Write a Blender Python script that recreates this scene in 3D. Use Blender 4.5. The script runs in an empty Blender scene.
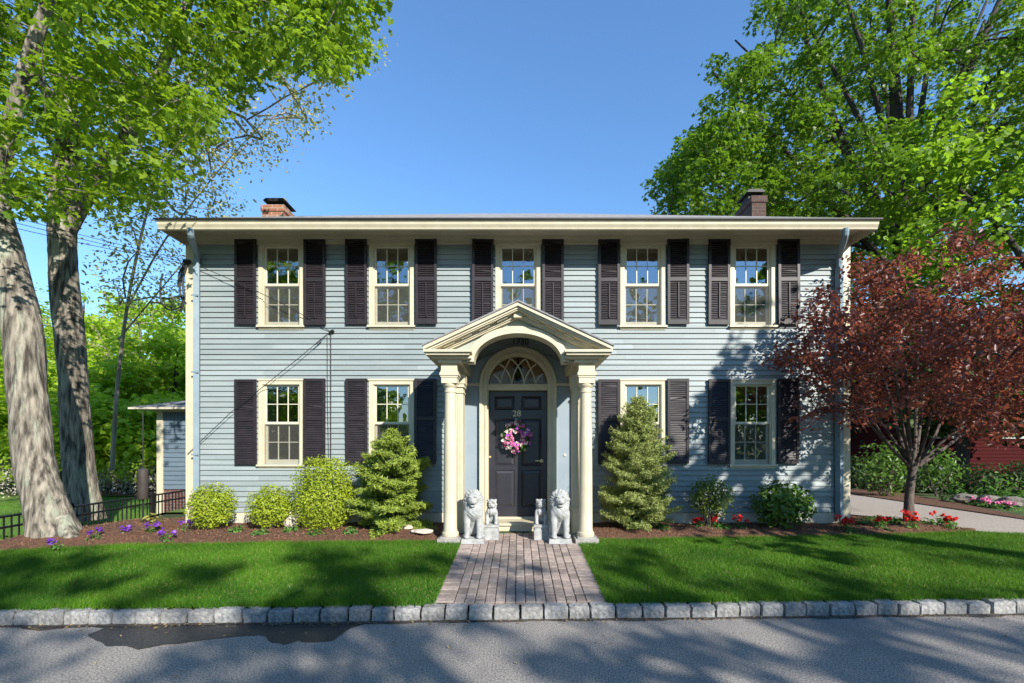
import bpy, math, random
import numpy as np
from mathutils import Vector, Matrix
from mathutils import noise as mnoise

S = bpy.context.scene
C = S.collection
RNG = np.random.default_rng(7)
random.seed(7)
F, CX, CY, CZ = 455.1, 518.0, 446.0, 1.66
SUN = np.array([.68, -1.0, .68])          # towards the sun


def P(px, py, d):
    """a measured image point at distance d in front of the camera -> world"""
    return np.array([(px - CX) * d / F, d, CZ + (CY - py) * d / F])


def sstep(t):
    t = np.clip(t, 0, 1)
    return t * t * (3 - 2 * t)


# ------------------------------------------------------------------ materials
def mk(name, c1, c2=None, scale=5.0, detail=5, rough=.6, bump=0, bscale=None, var=0, stretch=(1, 1, 1),
       trans=None, tfac=.4, spec=.4, metal=0, lo=.35, hi=.65, mixattr=False, dirt=None):
    m = bpy.data.materials.new(name)
    m.use_nodes = True
    nt = m.node_tree
    N, L = nt.nodes, nt.links
    b = N['Principled BSDF']
    out = N['Material Output']
    b.inputs['Roughness'].default_value = rough
    b.inputs['Specular IOR Level'].default_value = spec
    b.inputs['Metallic'].default_value = metal
    tc = N.new('ShaderNodeTexCoord')
    mp = N.new('ShaderNodeMapping')
    mp.inputs['Scale'].default_value = stretch
    L.new(tc.outputs['Object'], mp.inputs['Vector'])
    rgb = lambda c: (*c, 1)
    mix = N.new('ShaderNodeMix')
    mix.data_type = 'RGBA'
    mix.inputs[6].default_value = rgb(c1)
    mix.inputs[7].default_value = rgb(c2 or c1)
    if mixattr:
        at = N.new('ShaderNodeAttribute')
        at.attribute_name = 'var'
        L.new(at.outputs['Fac'], mix.inputs[0])
    else:
        no = N.new('ShaderNodeTexNoise')
        no.inputs['Scale'].default_value = scale
        no.inputs['Detail'].default_value = detail
        L.new(mp.outputs[0], no.inputs['Vector'])
        mr = N.new('ShaderNodeMapRange')
        mr.inputs[1].default_value = lo
        mr.inputs[2].default_value = hi
        L.new(no.outputs['Fac'], mr.inputs[0])
        L.new(mr.outputs[0], mix.inputs[0])
    col = mix.outputs[2]
    if dirt:                                   # (colour, scale, lo, hi, amount): blotches with a shape of their own
        dn = N.new('ShaderNodeTexNoise')
        dn.inputs['Scale'].default_value = dirt[1]
        dn.inputs['Detail'].default_value = 7
        dn.inputs['Roughness'].default_value = .65
        L.new(mp.outputs[0], dn.inputs['Vector'])
        dr = N.new('ShaderNodeMapRange')
        dr.inputs[1].default_value = dirt[2]
        dr.inputs[2].default_value = dirt[3]
        dr.inputs[4].default_value = dirt[4]
        L.new(dn.outputs['Fac'], dr.inputs[0])
        dm = N.new('ShaderNodeMix')
        dm.data_type = 'RGBA'
        L.new(dr.outputs[0], dm.inputs[0])
        L.new(col, dm.inputs[6])
        dm.inputs[7].default_value = rgb(dirt[0])
        col = dm.outputs[2]
    if var:
        at = N.new('ShaderNodeAttribute')
        at.attribute_name = 'var'
        mr2 = N.new('ShaderNodeMapRange')
        mr2.inputs[3].default_value = 1 - var
        mr2.inputs[4].default_value = 1 + var
        L.new(at.outputs['Fac'], mr2.inputs[0])
        hs = N.new('ShaderNodeHueSaturation')
        L.new(mr2.outputs[0], hs.inputs['Value'])
        L.new(col, hs.inputs['Color'])
        col = hs.outputs[0]
    L.new(col, b.inputs['Base Color'])
    if bump:
        bn = N.new('ShaderNodeTexNoise')
        bn.inputs['Scale'].default_value = bscale or scale * 4
        bn.inputs['Detail'].default_value = 6
        L.new(mp.outputs[0], bn.inputs['Vector'])
        bp = N.new('ShaderNodeBump')
        bp.inputs['Strength'].default_value = bump
        bp.inputs['Distance'].default_value = .02
        L.new(bn.outputs['Fac'], bp.inputs['Height'])
        L.new(bp.outputs[0], b.inputs['Normal'])
    if trans:
        tb = N.new('ShaderNodeBsdfTranslucent')
        if mixattr:
            m3 = N.new('ShaderNodeMix')
            m3.data_type = 'RGBA'
            L.new(at.outputs['Fac'], m3.inputs[0])
            m3.inputs[6].default_value = rgb(trans)
            m3.inputs[7].default_value = rgb([min(1, t * 1.35) for t in trans])
            L.new(m3.outputs[2], tb.inputs[0])
        else:
            tb.inputs[0].default_value = rgb(trans)
        ms = N.new('ShaderNodeMixShader')
        ms.inputs[0].default_value = tfac
        L.new(b.outputs[0], ms.inputs[1])
        L.new(tb.outputs[0], ms.inputs[2])
        L.new(ms.outputs[0], out.inputs[0])
    return m


def mk_brick(name, c1, c2, mortar, bw=.21, bh=.07, rot=True):
    m = bpy.data.materials.new(name)
    m.use_nodes = True
    N, L = m.node_tree.nodes, m.node_tree.links
    b = N['Principled BSDF']
    b.inputs['Roughness'].default_value = .85
    tc = N.new('ShaderNodeTexCoord')
    sp = N.new('ShaderNodeSeparateXYZ')
    L.new(tc.outputs['Object'], sp.inputs[0])
    ad = N.new('ShaderNodeMath')
    L.new(sp.outputs[0], ad.inputs[0])
    L.new(sp.outputs[1], ad.inputs[1])
    cb = N.new('ShaderNodeCombineXYZ')
    L.new(ad.outputs[0], cb.inputs[0])
    L.new(sp.outputs[2], cb.inputs[1])
    br = N.new('ShaderNodeTexBrick')
    br.inputs['Color1'].default_value = (*c1, 1)
    br.inputs['Color2'].default_value = (*c2, 1)
    br.inputs['Mortar'].default_value = (*mortar, 1)
    br.inputs['Scale'].default_value = 1
    br.inputs['Brick Width'].default_value = bw
    br.inputs['Row Height'].default_value = bh
    br.inputs['Mortar Size'].default_value = .008
    L.new(cb.outputs[0], br.inputs['Vector'])
    no = N.new('ShaderNodeTexNoise')
    no.inputs['Scale'].default_value = 14
    L.new(tc.outputs['Object'], no.inputs['Vector'])
    mx = N.new('ShaderNodeMix')
    mx.data_type = 'RGBA'
    mx.blend_type = 'MULTIPLY'
    mx.inputs[0].default_value = .5
    L.new(br.outputs['Color'], mx.inputs[6])
    L.new(no.outputs['Fac'], mx.inputs[7])
    L.new(mx.outputs[2], b.inputs['Base Color'])
    bp = N.new('ShaderNodeBump')
    bp.inputs['Strength'].default_value = .5
    bp.inputs['Distance'].default_value = -.01
    L.new(br.outputs['Fac'], bp.inputs['Height'])
    L.new(bp.outputs[0], b.inputs['Normal'])
    return m


def mk_screen():
    m = bpy.data.materials.new('grey_insect_screen')
    m.use_nodes = True
    N, L = m.node_tree.nodes, m.node_tree.links
    b = N['Principled BSDF']
    b.inputs['Base Color'].default_value = (.10, .098, .085, 1)
    b.inputs['Roughness'].default_value = .8
    tr = N.new('ShaderNodeBsdfTransparent')
    mx = N.new('ShaderNodeMixShader')
    mx.inputs[0].default_value = .32
    L.new(tr.outputs[0], mx.inputs[1])
    L.new(b.outputs[0], mx.inputs[2])
    L.new(mx.outputs[0], N['Material Output'].inputs[0])
    return m


def mk_glass(ior=3.3, nm='window_glass'):
    m = bpy.data.materials.new(nm)
    m.use_nodes = True
    N, L = m.node_tree.nodes, m.node_tree.links
    N.remove(N['Principled BSDF'])
    out = N['Material Output']
    tr = N.new('ShaderNodeBsdfTransparent')
    tr.inputs[0].default_value = (.80, .84, .82, 1)
    gl = N.new('ShaderNodeBsdfGlossy')
    gl.inputs['Roughness'].default_value = .015
    gl.inputs['Color'].default_value = (.95, .97, 1, 1)
    # slightly wavy old glass
    tc = N.new('ShaderNodeTexCoord')
    no = N.new('ShaderNodeTexNoise')
    no.inputs['Scale'].default_value = 3.5
    no.inputs['Detail'].default_value = 1
    L.new(tc.outputs['Object'], no.inputs['Vector'])
    bp = N.new('ShaderNodeBump')
    bp.inputs['Strength'].default_value = .12
    bp.inputs['Distance'].default_value = .03
    L.new(no.outputs['Fac'], bp.inputs['Height'])
    L.new(bp.outputs[0], gl.inputs['Normal'])
    fr = N.new('ShaderNodeFresnel')
    fr.inputs['IOR'].default_value = ior
    mx = N.new('ShaderNodeMixShader')
    L.new(fr.outputs[0], mx.inputs[0])
    L.new(tr.outputs[0], mx.inputs[1])
    L.new(gl.outputs[0], mx.inputs[2])
    L.new(mx.outputs[0], out.inputs[0])
    return m


M = {}
M['clap'] = mk('blue_grey_clapboard_paint', (.246, .278, .274), (.205, .242, .244), 1.3, rough=.55, var=.13, stretch=(1, 1, 7),
               bump=.12, bscale=30, dirt=((.36, .38, .34), 11, .64, .70, .55))
M['clapdark'] = mk('slate_blue_board_paint', (.11, .15, .185), (.095, .13, .165), 4, rough=.55, var=.05, stretch=(1, 1, 9), bump=.08)
M['pipe'] = mk('blue_downpipe_paint', (.19, .25, .28), (.16, .215, .25), 6, rough=.45)
M['cream'] = mk('cream_trim_paint', (.53, .475, .345), (.47, .42, .295), 5, rough=.5, bump=.05, bscale=40,
                dirt=((.45, .38, .24), 3.5, .62, .75, .35))
M['sash'] = mk('white_sash_paint', (.60, .57, .44), (.54, .51, .38), 6, rough=.45)
M['panelblue'] = mk('blue_grey_flush_board_paint', (.25, .30, .34), (.22, .27, .31), 3, rough=.5, bump=.05)
M['tympan'] = mk('grey_green_panel_paint', (.36, .38, .32), (.31, .33, .28), 4, rough=.55)
M['shutter'] = mk('aubergine_black_shutter_paint', (.021, .015, .018), (.014, .011, .013), 8, rough=.5, var=.2,
                  dirt=((.35, .33, .30), 18, .74, .78, .6))
M['door'] = mk('black_door_paint', (.022, .021, .028), (.017, .017, .023), 6, rough=.38, spec=.5)
M['screen'] = mk_screen()
M['glass'] = mk_glass()
M['fanglass'] = mk_glass(1.22, 'fanlight_glass')
M['brass'] = mk('aged_brass', (.55, .46, .26), rough=.4, metal=.3)
M['iron'] = mk('black_iron_paint', (.012, .012, .013), rough=.45)
M['black'] = mk('black_letter_paint', (.006, .006, .006), rough=.5)
M['cable'] = mk('black_cable_sheath', (.012, .012, .012), rough=.6)
M['room'] = mk('dim_room_plaster', (.42, .38, .32), rough=.9)
M['wood'] = mk('brown_hall_panelling', (.70, .34, .14), (.56, .26, .10), 4, rough=.6, stretch=(1, 1, .3))
M['curtain'] = mk('white_curtain_cloth', (.75, .74, .70), rough=.9, trans=(.7, .68, .62), tfac=.35)
M['shingle'] = mk('grey_roof_shingle', (.26, .25, .25), (.17, .165, .17), 9, rough=.9, bump=.3, bscale=30, stretch=(1, .4, 1))
M['dark_edge'] = mk('dark_drip_edge', (.012, .011, .011), rough=.6)
M['found'] = mk('cream_foundation_paint', (.52, .48, .38), (.42, .38, .30), 5, rough=.8, bump=.2)
M['chim'] = mk_brick('chimney_brick', (.42, .17, .09), (.32, .12, .07), (.45, .38, .32))
M['chim2'] = mk_brick('shaded_chimney_brick', (.10, .045, .03), (.07, .03, .022), (.10, .085, .07))  # right chimney: the maple's shade put into a darker brick colour
M['annexbrick'] = mk_brick('dark_red_foundation_brick', (.16, .06, .05), (.11, .05, .045), (.2, .17, .16))
M['stone'] = mk('white_cast_stone', (.38, .385, .372), (.27, .275, .27), 14, rough=.8, bump=.25, bscale=60,
                dirt=((.17, .155, .12), 9, .52, .70, .6))
M['plinthstone'] = mk('grey_footing_stone', (.34, .32, .29), (.24, .23, .21), 12, rough=.9, bump=.4)
M['granite'] = mk('grey_granite', (.31, .30, .285), (.17, .168, .165), 28, rough=.85, bump=.6, bscale=40, var=.22, detail=8,
                  dirt=((.13, .12, .11), 7, .56, .7, .6))
M['asphalt'] = mk('worn_asphalt', (.37, .335, .30), (.125, .112, .10), 75, rough=.85, detail=9, bump=.35, bscale=110, lo=.38, hi=.62,
                  dirt=((.13, .128, .125), 1.1, .5, .66, .5))
M['wetroad'] = mk('damp_asphalt', (.055, .05, .047), (.018, .017, .017), 70, rough=.5, detail=9, bump=.35, bscale=110, lo=.38, hi=.62)
M['grit'] = mk('dark_gutter_grit', (.10, .085, .07), (.03, .027, .025), 45, rough=1, detail=9, bump=.5, bscale=90)
M['drive'] = mk('pale_driveway_gravel_asphalt', (.36, .31, .275), (.27, .235, .205), 30, rough=.95, detail=8, bump=.2, bscale=90)
M['soil'] = mk('lawn_soil', (.040, .085, .012), (.03, .06, .01), 6, rough=1, bump=.3)
M['ground'] = mk('rough_grass_ground', (.055, .085, .018), (.035, .055, .013), 1.5, rough=1, bump=.5, bscale=25)
M['backlawn'] = mk('bright_mown_grass', (.13, .21, .03), (.09, .155, .022), 3, rough=1, bump=.5, bscale=60)
M['mulch'] = mk('brown_bark_mulch', (.16, .075, .040), (.065, .032, .02), 30, rough=1, detail=9, bump=1, bscale=60)
M['chips'] = mk('bark_chip', (.10, .045, .025), (.27, .14, .08), rough=.95, mixattr=True)
M['grass'] = mk('grass_blade', (.042, .135, .008), (.105, .235, .014), rough=.6, mixattr=True, trans=(.13, .26, .02), tfac=.35, spec=.25)
M['thatch'] = mk('straw_grass', (.22, .21, .07), (.34, .30, .12), rough=.8, mixattr=True)
M['litter'] = mk('dry_leaf_litter', (.16, .10, .05), (.30, .22, .10), rough=.9, mixattr=True)
M['paver'] = mk('pink_grey_brick_paver', (.31, .245, .21), (.22, .175, .15), 18, rough=.9, bump=.35, bscale=50, var=.28)
M['joint'] = mk('dark_sand_joint', (.07, .055, .045), rough=1)
M['bark'] = mk('maple_bark', (.29, .255, .20), (.045, .038, .03), 17, rough=.95, bump=1.0, bscale=30, stretch=(1, 1, .16), detail=10, lo=.34, hi=.62,
               dirt=((.33, .35, .26), 4.5, .55, .62, .55))
M['bark2'] = mk('dark_maple_bark', (.062, .05, .04), (.028, .023, .02), 6, rough=.95, bump=.8, bscale=16, stretch=(1, 1, .3))
M['barkgrey'] = mk('pale_grey_bark', (.30, .26, .21), (.17, .14, .11), 6, rough=.95, bump=.6, stretch=(1, 1, .3))
M['barkplum'] = mk('grey_brown_plum_bark', (.115, .09, .075), (.045, .036, .03), 9, rough=.9, bump=.6, stretch=(1, 1, .3))
M['maple'] = mk('spring_maple_leaf', (.075, .155, .010), (.215, .305, .018), rough=.5, mixattr=True, trans=(.30, .46, .018), tfac=.42, spec=.3)
M['maple2'] = mk('mid_green_maple_leaf', (.042, .10, .010), (.145, .215, .016), rough=.45, mixattr=True, trans=(.20, .36, .02), tfac=.38, spec=.35)
M['lime'] = mk('lime_green_leaf', (.085, .17, .014), (.17, .26, .022), rough=.5, mixattr=True, trans=(.28, .46, .025), tfac=.45, spec=.3)
M['sparse'] = mk('young_olive_leaf', (.30, .30, .07), (.48, .44, .16), rough=.6, mixattr=True, trans=(.55, .52, .14), tfac=.4)
M['woods'] = mk('woodland_leaf', (.16, .27, .016), (.33, .42, .035), rough=.6, mixattr=True, trans=(.5, .7, .04), tfac=.45)
M['plum'] = mk('purple_plum_leaf', (.054, .018, .016), (.25, .075, .048), rough=.42, mixattr=True, trans=(.38, .10, .05), tfac=.35, spec=.5)
M['needle'] = mk('fresh_spruce_needle', (.085, .15, .02), (.33, .41, .055), rough=.55, mixattr=True, trans=(.16, .22, .03), tfac=.25)
M['needle2'] = mk('pale_fir_needle', (.12, .16, .04), (.34, .38, .11), rough=.55, mixattr=True, trans=(.18, .24, .05), tfac=.25)
M['privet'] = mk('yellow_green_shrub_leaf', (.20, .28, .015), (.42, .49, .04), rough=.5, mixattr=True, trans=(.36, .42, .03), tfac=.4)
M['box'] = mk('mid_green_shrub_leaf', (.075, .13, .02), (.16, .21, .035), rough=.45, mixattr=True, trans=(.2, .3, .03), tfac=.35)
M['rhodo'] = mk('glossy_green_shrub_leaf', (.055, .12, .02), (.12, .2, .035), rough=.4, mixattr=True, trans=(.16, .3, .03), tfac=.3)
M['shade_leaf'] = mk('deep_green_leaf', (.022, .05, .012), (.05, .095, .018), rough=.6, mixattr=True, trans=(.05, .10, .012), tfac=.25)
M['herb'] = mk('fresh_green_herb_leaf', (.06, .15, .03), (.13, .25, .05), rough=.5, mixattr=True, trans=(.16, .34, .04), tfac=.35)
M['red'] = mk('red_petal', (.50, .012, .014), (.72, .03, .025), rough=.5, mixattr=True, trans=(.6, .03, .03), tfac=.3)
M['purple'] = mk('purple_petal', (.10, .02, .26), (.22, .06, .44), rough=.5, mixattr=True, trans=(.3, .08, .55), tfac=.3)
M['pink'] = mk('pink_petal', (.62, .10, .30), (.80, .32, .48), rough=.6, mixattr=True, trans=(.7, .2, .4), tfac=.3)
M['white_petal'] = mk('cream_white_petal', (.75, .66, .58), (.85, .82, .76), rough=.6, mixattr=True, trans=(.8, .7, .6), tfac=.3)
M['violet'] = mk('violet_petal', (.25, .05, .32), (.42, .12, .5), rough=.6, mixattr=True)
M['blossom'] = mk('pale_shrub_blossom', (.42, .38, .30), (.62, .58, .50), rough=.7, mixattr=True, trans=(.5, .45, .38), tfac=.3)
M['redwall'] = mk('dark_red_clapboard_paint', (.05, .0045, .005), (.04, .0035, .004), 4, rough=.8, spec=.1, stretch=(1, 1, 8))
M['greywall'] = mk('pale_grey_board_paint', (.42, .44, .40), (.36, .38, .35), 4, rough=.6)
M['tan'] = mk('sunlit_tan_stucco', (.62, .50, .36), rough=.8)
M['redroof'] = mk('red_roof_paint', (.42, .06, .06), rough=.7)
M['rock'] = mk('field_stone', (.20, .18, .15), (.11, .10, .085), 7, rough=.95, bump=.6)
M['pale_rock'] = mk('pale_garden_stone', (.60, .52, .44), (.45, .38, .31), 7, rough=.9, bump=.5)
M['baffle'] = mk('grey_brown_baffle_metal', (.075, .062, .055), (.055, .045, .04), 6, rough=.55, metal=.3)

# ------------------------------------------------------------------ objects
WL = {}


def tag(o, label=None, cat=None, group=None, kind=None):
    if label: o['label'] = label
    if cat: o['category'] = cat
    if group: o['group'] = group
    if kind: o['kind'] = kind
    return o


def link(o, parent, loc):
    loc = np.array(loc, float)
    WL[o.name] = loc
    if parent is not None:
        o.parent = parent
        o.location = loc - WL[parent.name]
    else:
        o.location = loc
    C.objects.link(o)
    return o


def empty(name, loc, label=None, cat=None, group=None):
    o = bpy.data.objects.new(name, None)
    o.empty_display_size = .2
    link(o, None, loc)
    return tag(o, label, cat, group)


class MB:
    """collects faces for one mesh, in world coordinates"""

    def __init__(s):
        s.v, s.f, s.a = [], [], []

    def add(s, vs, fs, var=None):
        n = len(s.v)
        s.v.extend([tuple(map(float, p)) for p in vs])
        for f in fs:
            s.f.append([i + n for i in f])
            s.a.append(.5 if var is None else var)

    def box(s, x0, x1, y0, y1, z0, z1, var=None):
        s.add([(x0, y0, z0), (x1, y0, z0), (x1, y1, z0), (x0, y1, z0), (x0, y0, z1), (x1, y0, z1), (x1, y1, z1), (x0, y1, z1)],
              [(0, 3, 2, 1), (4, 5, 6, 7), (0, 1, 5, 4), (1, 2, 6, 5), (2, 3, 7, 6), (3, 0, 4, 7)], var)
        return s

    def ext(s, poly, y0, y1):
        """polygon given in x,z extruded along y"""
        n = len(poly)
        s.add([(x, y0, z) for x, z in poly] + [(x, y1, z) for x, z in poly],
              [list(range(n)), list(range(2 * n - 1, n - 1, -1))] + [(i, i + n, (i + 1) % n + n, (i + 1) % n) for i in range(n)])
        return s

    def extx(s, poly, x0, x1):
        """polygon given in y,z extruded along x"""
        n = len(poly)
        s.add([(x0, y, z) for y, z in poly] + [(x1, y, z) for y, z in poly],
              [list(range(n)), list(range(2 * n - 1, n - 1, -1))] + [(i, i + n, (i + 1) % n + n, (i + 1) % n) for i in range(n)])
        return s

    def lathe(s, prof, cx, cy, n=28, axis='z'):
        vs, fs = [], []
        for r, z in prof:
            for k in range(n):
                a = 2 * math.pi * k / n
                if axis == 'z':
                    vs.append((cx + r * math.cos(a), cy + r * math.sin(a), z))
                else:                                   # axis y: cx, cy are x, z and the profile's second value is y
                    vs.append((cx + r * math.cos(a), z, cy + r * math.sin(a)))
        for i in range(len(prof) - 1):
            for k in range(n):
                k2 = (k + 1) % n
                fs.append((i * n + k, i * n + k2, (i + 1) * n + k2, (i + 1) * n + k))
        fs.append(list(range(n - 1, -1, -1)))
        fs.append([(len(prof) - 1) * n + k for k in range(n)])
        s.add(vs, fs)
        return s

    def tube(s, path, rad, n=8, disp=None):
        path = [np.array(p, float) for p in path]
        if not hasattr(rad, '__len__'):
            rad = [rad] * len(path)
        up = np.array([0.31, 0.77, .12])
        vs, fs = [], []
        for i, p in enumerate(path):
            d = path[min(i + 1, len(path) - 1)] - path[max(i - 1, 0)]
            d = d / (np.linalg.norm(d) + 1e-9)
            if abs(d @ up) > .97 * np.linalg.norm(up):
                up = np.array([.9, .1, .3])
            u = np.cross(d, up); u /= np.linalg.norm(u)
            w = np.cross(d, u)
            for k in range(n):
                a = 2 * math.pi * k / n
                r = rad[i]
                q = p + r * (u * math.cos(a) + w * math.sin(a))
                if disp:
                    q = p + r * (1 + disp(q, a, i)) * (u * math.cos(a) + w * math.sin(a))
                vs.append(q)
        for i in range(len(path) - 1):
            for k in range(n):
                k2 = (k + 1) % n
                fs.append((i * n + k, i * n + k2, (i + 1) * n + k2, (i + 1) * n + k))
        fs.append(list(range(n - 1, -1, -1)))
        fs.append([(len(path) - 1) * n + k for k in range(n)])
        s.add(vs, fs)
        return s

    def mesh(s, name, mat, loc, smooth=False):
        me = bpy.data.meshes.new(name)
        loc = np.array(loc, float)
        v = np.array(s.v, float) - loc
        me.from_pydata([tuple(p) for p in v], [], s.f)
        at = me.attributes.new('var', 'FLOAT', 'FACE')
        at.data.foreach_set('value', np.array(s.a, np.float32))
        if smooth:
            me.shade_smooth()
            me.set_sharp_from_angle(angle=math.radians(38))
        me.materials.append(mat)
        me.update()
        return me

    def obj(s, name, mat, parent=None, loc=None, smooth=False):
        if loc is None:
            loc = WL[parent.name] if parent is not None else (0, 0, 0)
        o = bpy.data.objects.new(name, s.mesh(name, mat, loc, smooth))
        return link(o, parent, loc)


def arr_obj(name, V, Fc, mat, parent=None, loc=None, var=None, smooth=False):
    """vectorised mesh: V (N,3) world, Fc (M,k) all faces of k corners"""
    if loc is None:
        loc = WL[parent.name] if parent is not None else (0, 0, 0)
    loc = np.array(loc, float)
    me = bpy.data.meshes.new(name)
    V = (np.asarray(V, np.float64) - loc).astype(np.float32)
    Fc = np.asarray(Fc, np.int32)
    me.vertices.add(len(V)); me.vertices.foreach_set('co', V.ravel())
    me.loops.add(Fc.size); me.loops.foreach_set('vertex_index', Fc.ravel())
    me.polygons.add(len(Fc))
    me.polygons.foreach_set('loop_start', np.arange(0, Fc.size, Fc.shape[1], dtype=np.int32))
    me.polygons.foreach_set('loop_total', np.full(len(Fc), Fc.shape[1], np.int32))
    if smooth:
        me.polygons.foreach_set('use_smooth', np.ones(len(Fc), bool))
    at = me.attributes.new('var', 'FLOAT', 'FACE')
    at.data.foreach_set('value', (np.full(len(Fc), .5) if var is None else var).astype(np.float32))
    me.materials.append(mat)
    me.update(calc_edges=True)
    me.validate()
    o = bpy.data.objects.new(name, me)
    return link(o, parent, loc)


def unit(v):
    return v / (np.linalg.norm(v, axis=-1, keepdims=True) + 1e-9)


SHAPES = {
    'maple': (np.array([[-.5, 0, 0], [.55, 0, -.12], [-.30, .30, .08], [.12, .52, .02], [-.30, -.30, .08], [.12, -.52, .02]]),
              [[0, 1, 3, 2], [0, 4, 5, 1]]),
    'star': (np.array([c for a_, l_ in ((0, .62), (1.0, .52), (-1.0, .52), (2.05, .40), (-2.05, .40)) for c in
                      [[-.12, 0, .0], [-.12 + .5 * l_ * math.cos(a_ - .55) * 1.1, .55 * l_ * math.sin(a_ - .55) * 1.15, .05], [-.12 + l_ * math.cos(a_), l_ * math.sin(a_), -.07], [-.12 + .5 * l_ * math.cos(a_ + .55) * 1.1, .55 * l_ * math.sin(a_ + .55) * 1.15, .05]]]),
             [[4 * i_ + j_ for j_ in range(4)] for i_ in range(5)]),
    'oval': (np.array([[-.5, 0, 0], [.5, 0, -.10], [-.18, .24, .06], [.22, .2, .03], [-.18, -.24, .06], [.22, -.2, .03]]),
             [[0, 1, 3, 2], [0, 4, 5, 1]]),
    'diamond': (np.array([[-.5, 0, 0], [.05, .34, .06], [.5, 0, -.06], [.05, -.34, .06]]), [[0, 1, 2, 3]]),
    'needle': (np.array([[-.5, 0, 0], [0, .10, 0], [.5, 0, 0], [0, -.10, 0]]), [[0, 1, 2, 3]]),
}


def leaf_arrays(pts, nrm, size, shape='maple', rng=RNG, tang=None, varmid=None):
    pts = np.asarray(pts); n = len(pts)
    nrm = unit(nrm)
    r = rng.normal(size=(n, 3)) if tang is None else tang
    t = unit(r - (r * nrm).sum(1, keepdims=True) * nrm)
    b = np.cross(nrm, t)
    sh, fc = SHAPES[shape]
    size = np.broadcast_to(np.asarray(size, float), (n,))[:, None, None]
    V = pts[:, None, :] + size * (sh[None, :, 0:1] * t[:, None] + sh[None, :, 1:2] * b[:, None] + sh[None, :, 2:3] * nrm[:, None])
    k = len(sh)
    Fc = np.array(fc)[None] + (np.arange(n) * k)[:, None, None]
    var = np.repeat(rng.random(n) if varmid is None else np.clip(varmid + rng.normal(size=n) * .18, 0, 1), len(fc))
    return V.reshape(-1, 3), Fc.reshape(-1, 4), var


def leaf_obj(name, pts, nrm, size, mat, parent, shape='maple', rng=RNG, tang=None, varmid=None, loc=None):
    V, Fc, var = leaf_arrays(pts, nrm, size, shape, rng, tang, varmid)
    return arr_obj(name, V, Fc, mat, parent, loc, var)


def join_arrays(parts):
    Vs, Fs, As, k = [], [], [], 0
    for V, Fc, a in parts:
        Vs.append(V); Fs.append(Fc + k); As.append(a); k += len(V)
    return np.concatenate(Vs), np.concatenate(Fs), np.concatenate(As)


def spline(pts, n=10):
    pts = [np.array(p_, float) for p_ in pts]
    out = []
    for i in range(len(pts) - 1):
        p0, p1, p2, p3 = pts[max(i - 1, 0)], pts[i], pts[i + 1], pts[min(i + 2, len(pts) - 1)]
        for t in np.linspace(0, 1, n, endpoint=False):
            out.append(.5 * (2 * p1 + (p2 - p0) * t + (2 * p0 - 5 * p1 + 4 * p2 - p3) * t * t + (3 * p1 - p0 - 3 * p2 + p3) * t ** 3))
    out.append(pts[-1])
    return out


# ------------------------------------------------------------------ terrain
def curb(x):
    return 4.44 + .031 * x


def g(x, y):
    x = np.asarray(x, float); y = np.asarray(y, float)
    t = y - curb(x)
    b = np.interp(t, [0, 2.0, 3.4, 30], [.125, .27, .34, .37])
    l = sstep((-6.9 - x) / 1.6) * sstep((t - .6) / 1.6)
    return b * (1 - l) + (-.12) * l


def eb_l(x): return np.interp(x, [-9, -6.8, -5.7, -4.4, -3, -1], [5.5, 5.95, 6.23, 6.33, 6.43, 6.52])
def eb_r(x): return np.interp(x, [1.1, 3.45, 5.8, 7.1, 7.25, 7.9, 9], [6.57, 6.75, 6.93, 7.12, 7.16, 7.03, 6.6])
def bb_r(x): return np.interp(x, [.9, 5.70, 5.72, 6.5, 7.0, 7.2], [7.95, 7.95, 8.7, 8.55, 7.95, 7.25])


def sheet(name, x0, x1, nx, ylo, yhi, ny, mat, off=0.0, zf=None, kind='structure', parent=None):
    xs = np.linspace(x0, x1, nx)
    V = []
    for x in xs:
        a, b = float(ylo(x)), float(yhi(x))
        ys = np.linspace(a, b, ny)
        z = g(np.full(ny, x), ys) + off
        if zf is not None:
            z = z + zf(np.full(ny, x), ys, np.linspace(0, 1, ny))
        V.append(np.stack([np.full(ny, x), ys, z], 1))
    V = np.concatenate(V)
    i, j = np.meshgrid(np.arange(nx - 1), np.arange(ny - 1), indexing='ij')
    a = (i * ny + j).ravel()
    Fc = np.stack([a, a + ny, a + ny + 1, a + 1], 1)
    o = arr_obj(name, V, Fc, mat, parent, None, None, True)
    if kind: o['kind'] = kind
    return o


def terrain():
    xs = np.concatenate([[-400, -200, -100, -60, -40, -28], np.arange(-22, 22.1, .5), [28, 40, 60, 100, 200, 400]])
    ys = np.concatenate([[-400, -200, -90, -40, -25, -15, -10, -7, -5], np.arange(-4, 30.1, .5), [34, 40, 50, 70, 100, 200, 400]])
    X, Y = np.meshgrid(xs, ys, indexing='ij')
    Z = g(X, Y) - .035
    Z = np.where((Y < curb(X) + .4) & (Y > -4.2), -.12, Z)
    Z = np.where(Y < curb(X) + .4, np.where(Y < -4.2, .05, Z), Z)
    Z = np.where((np.abs(X) < 5.4) & (Y > 8.2) & (Y < 15.2), .1, Z)
    V = np.stack([X, Y, Z], -1).reshape(-1, 3)
    nx, ny = len(xs), len(ys)
    i, j = np.meshgrid(np.arange(nx - 1), np.arange(ny - 1), indexing='ij')
    a = (i * ny + j).ravel()
    o = arr_obj('ground', V, np.stack([a, a + ny, a + ny + 1, a + 1], 1), M['ground'], smooth=True)
    o['kind'] = 'structure'


terrain()
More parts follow.
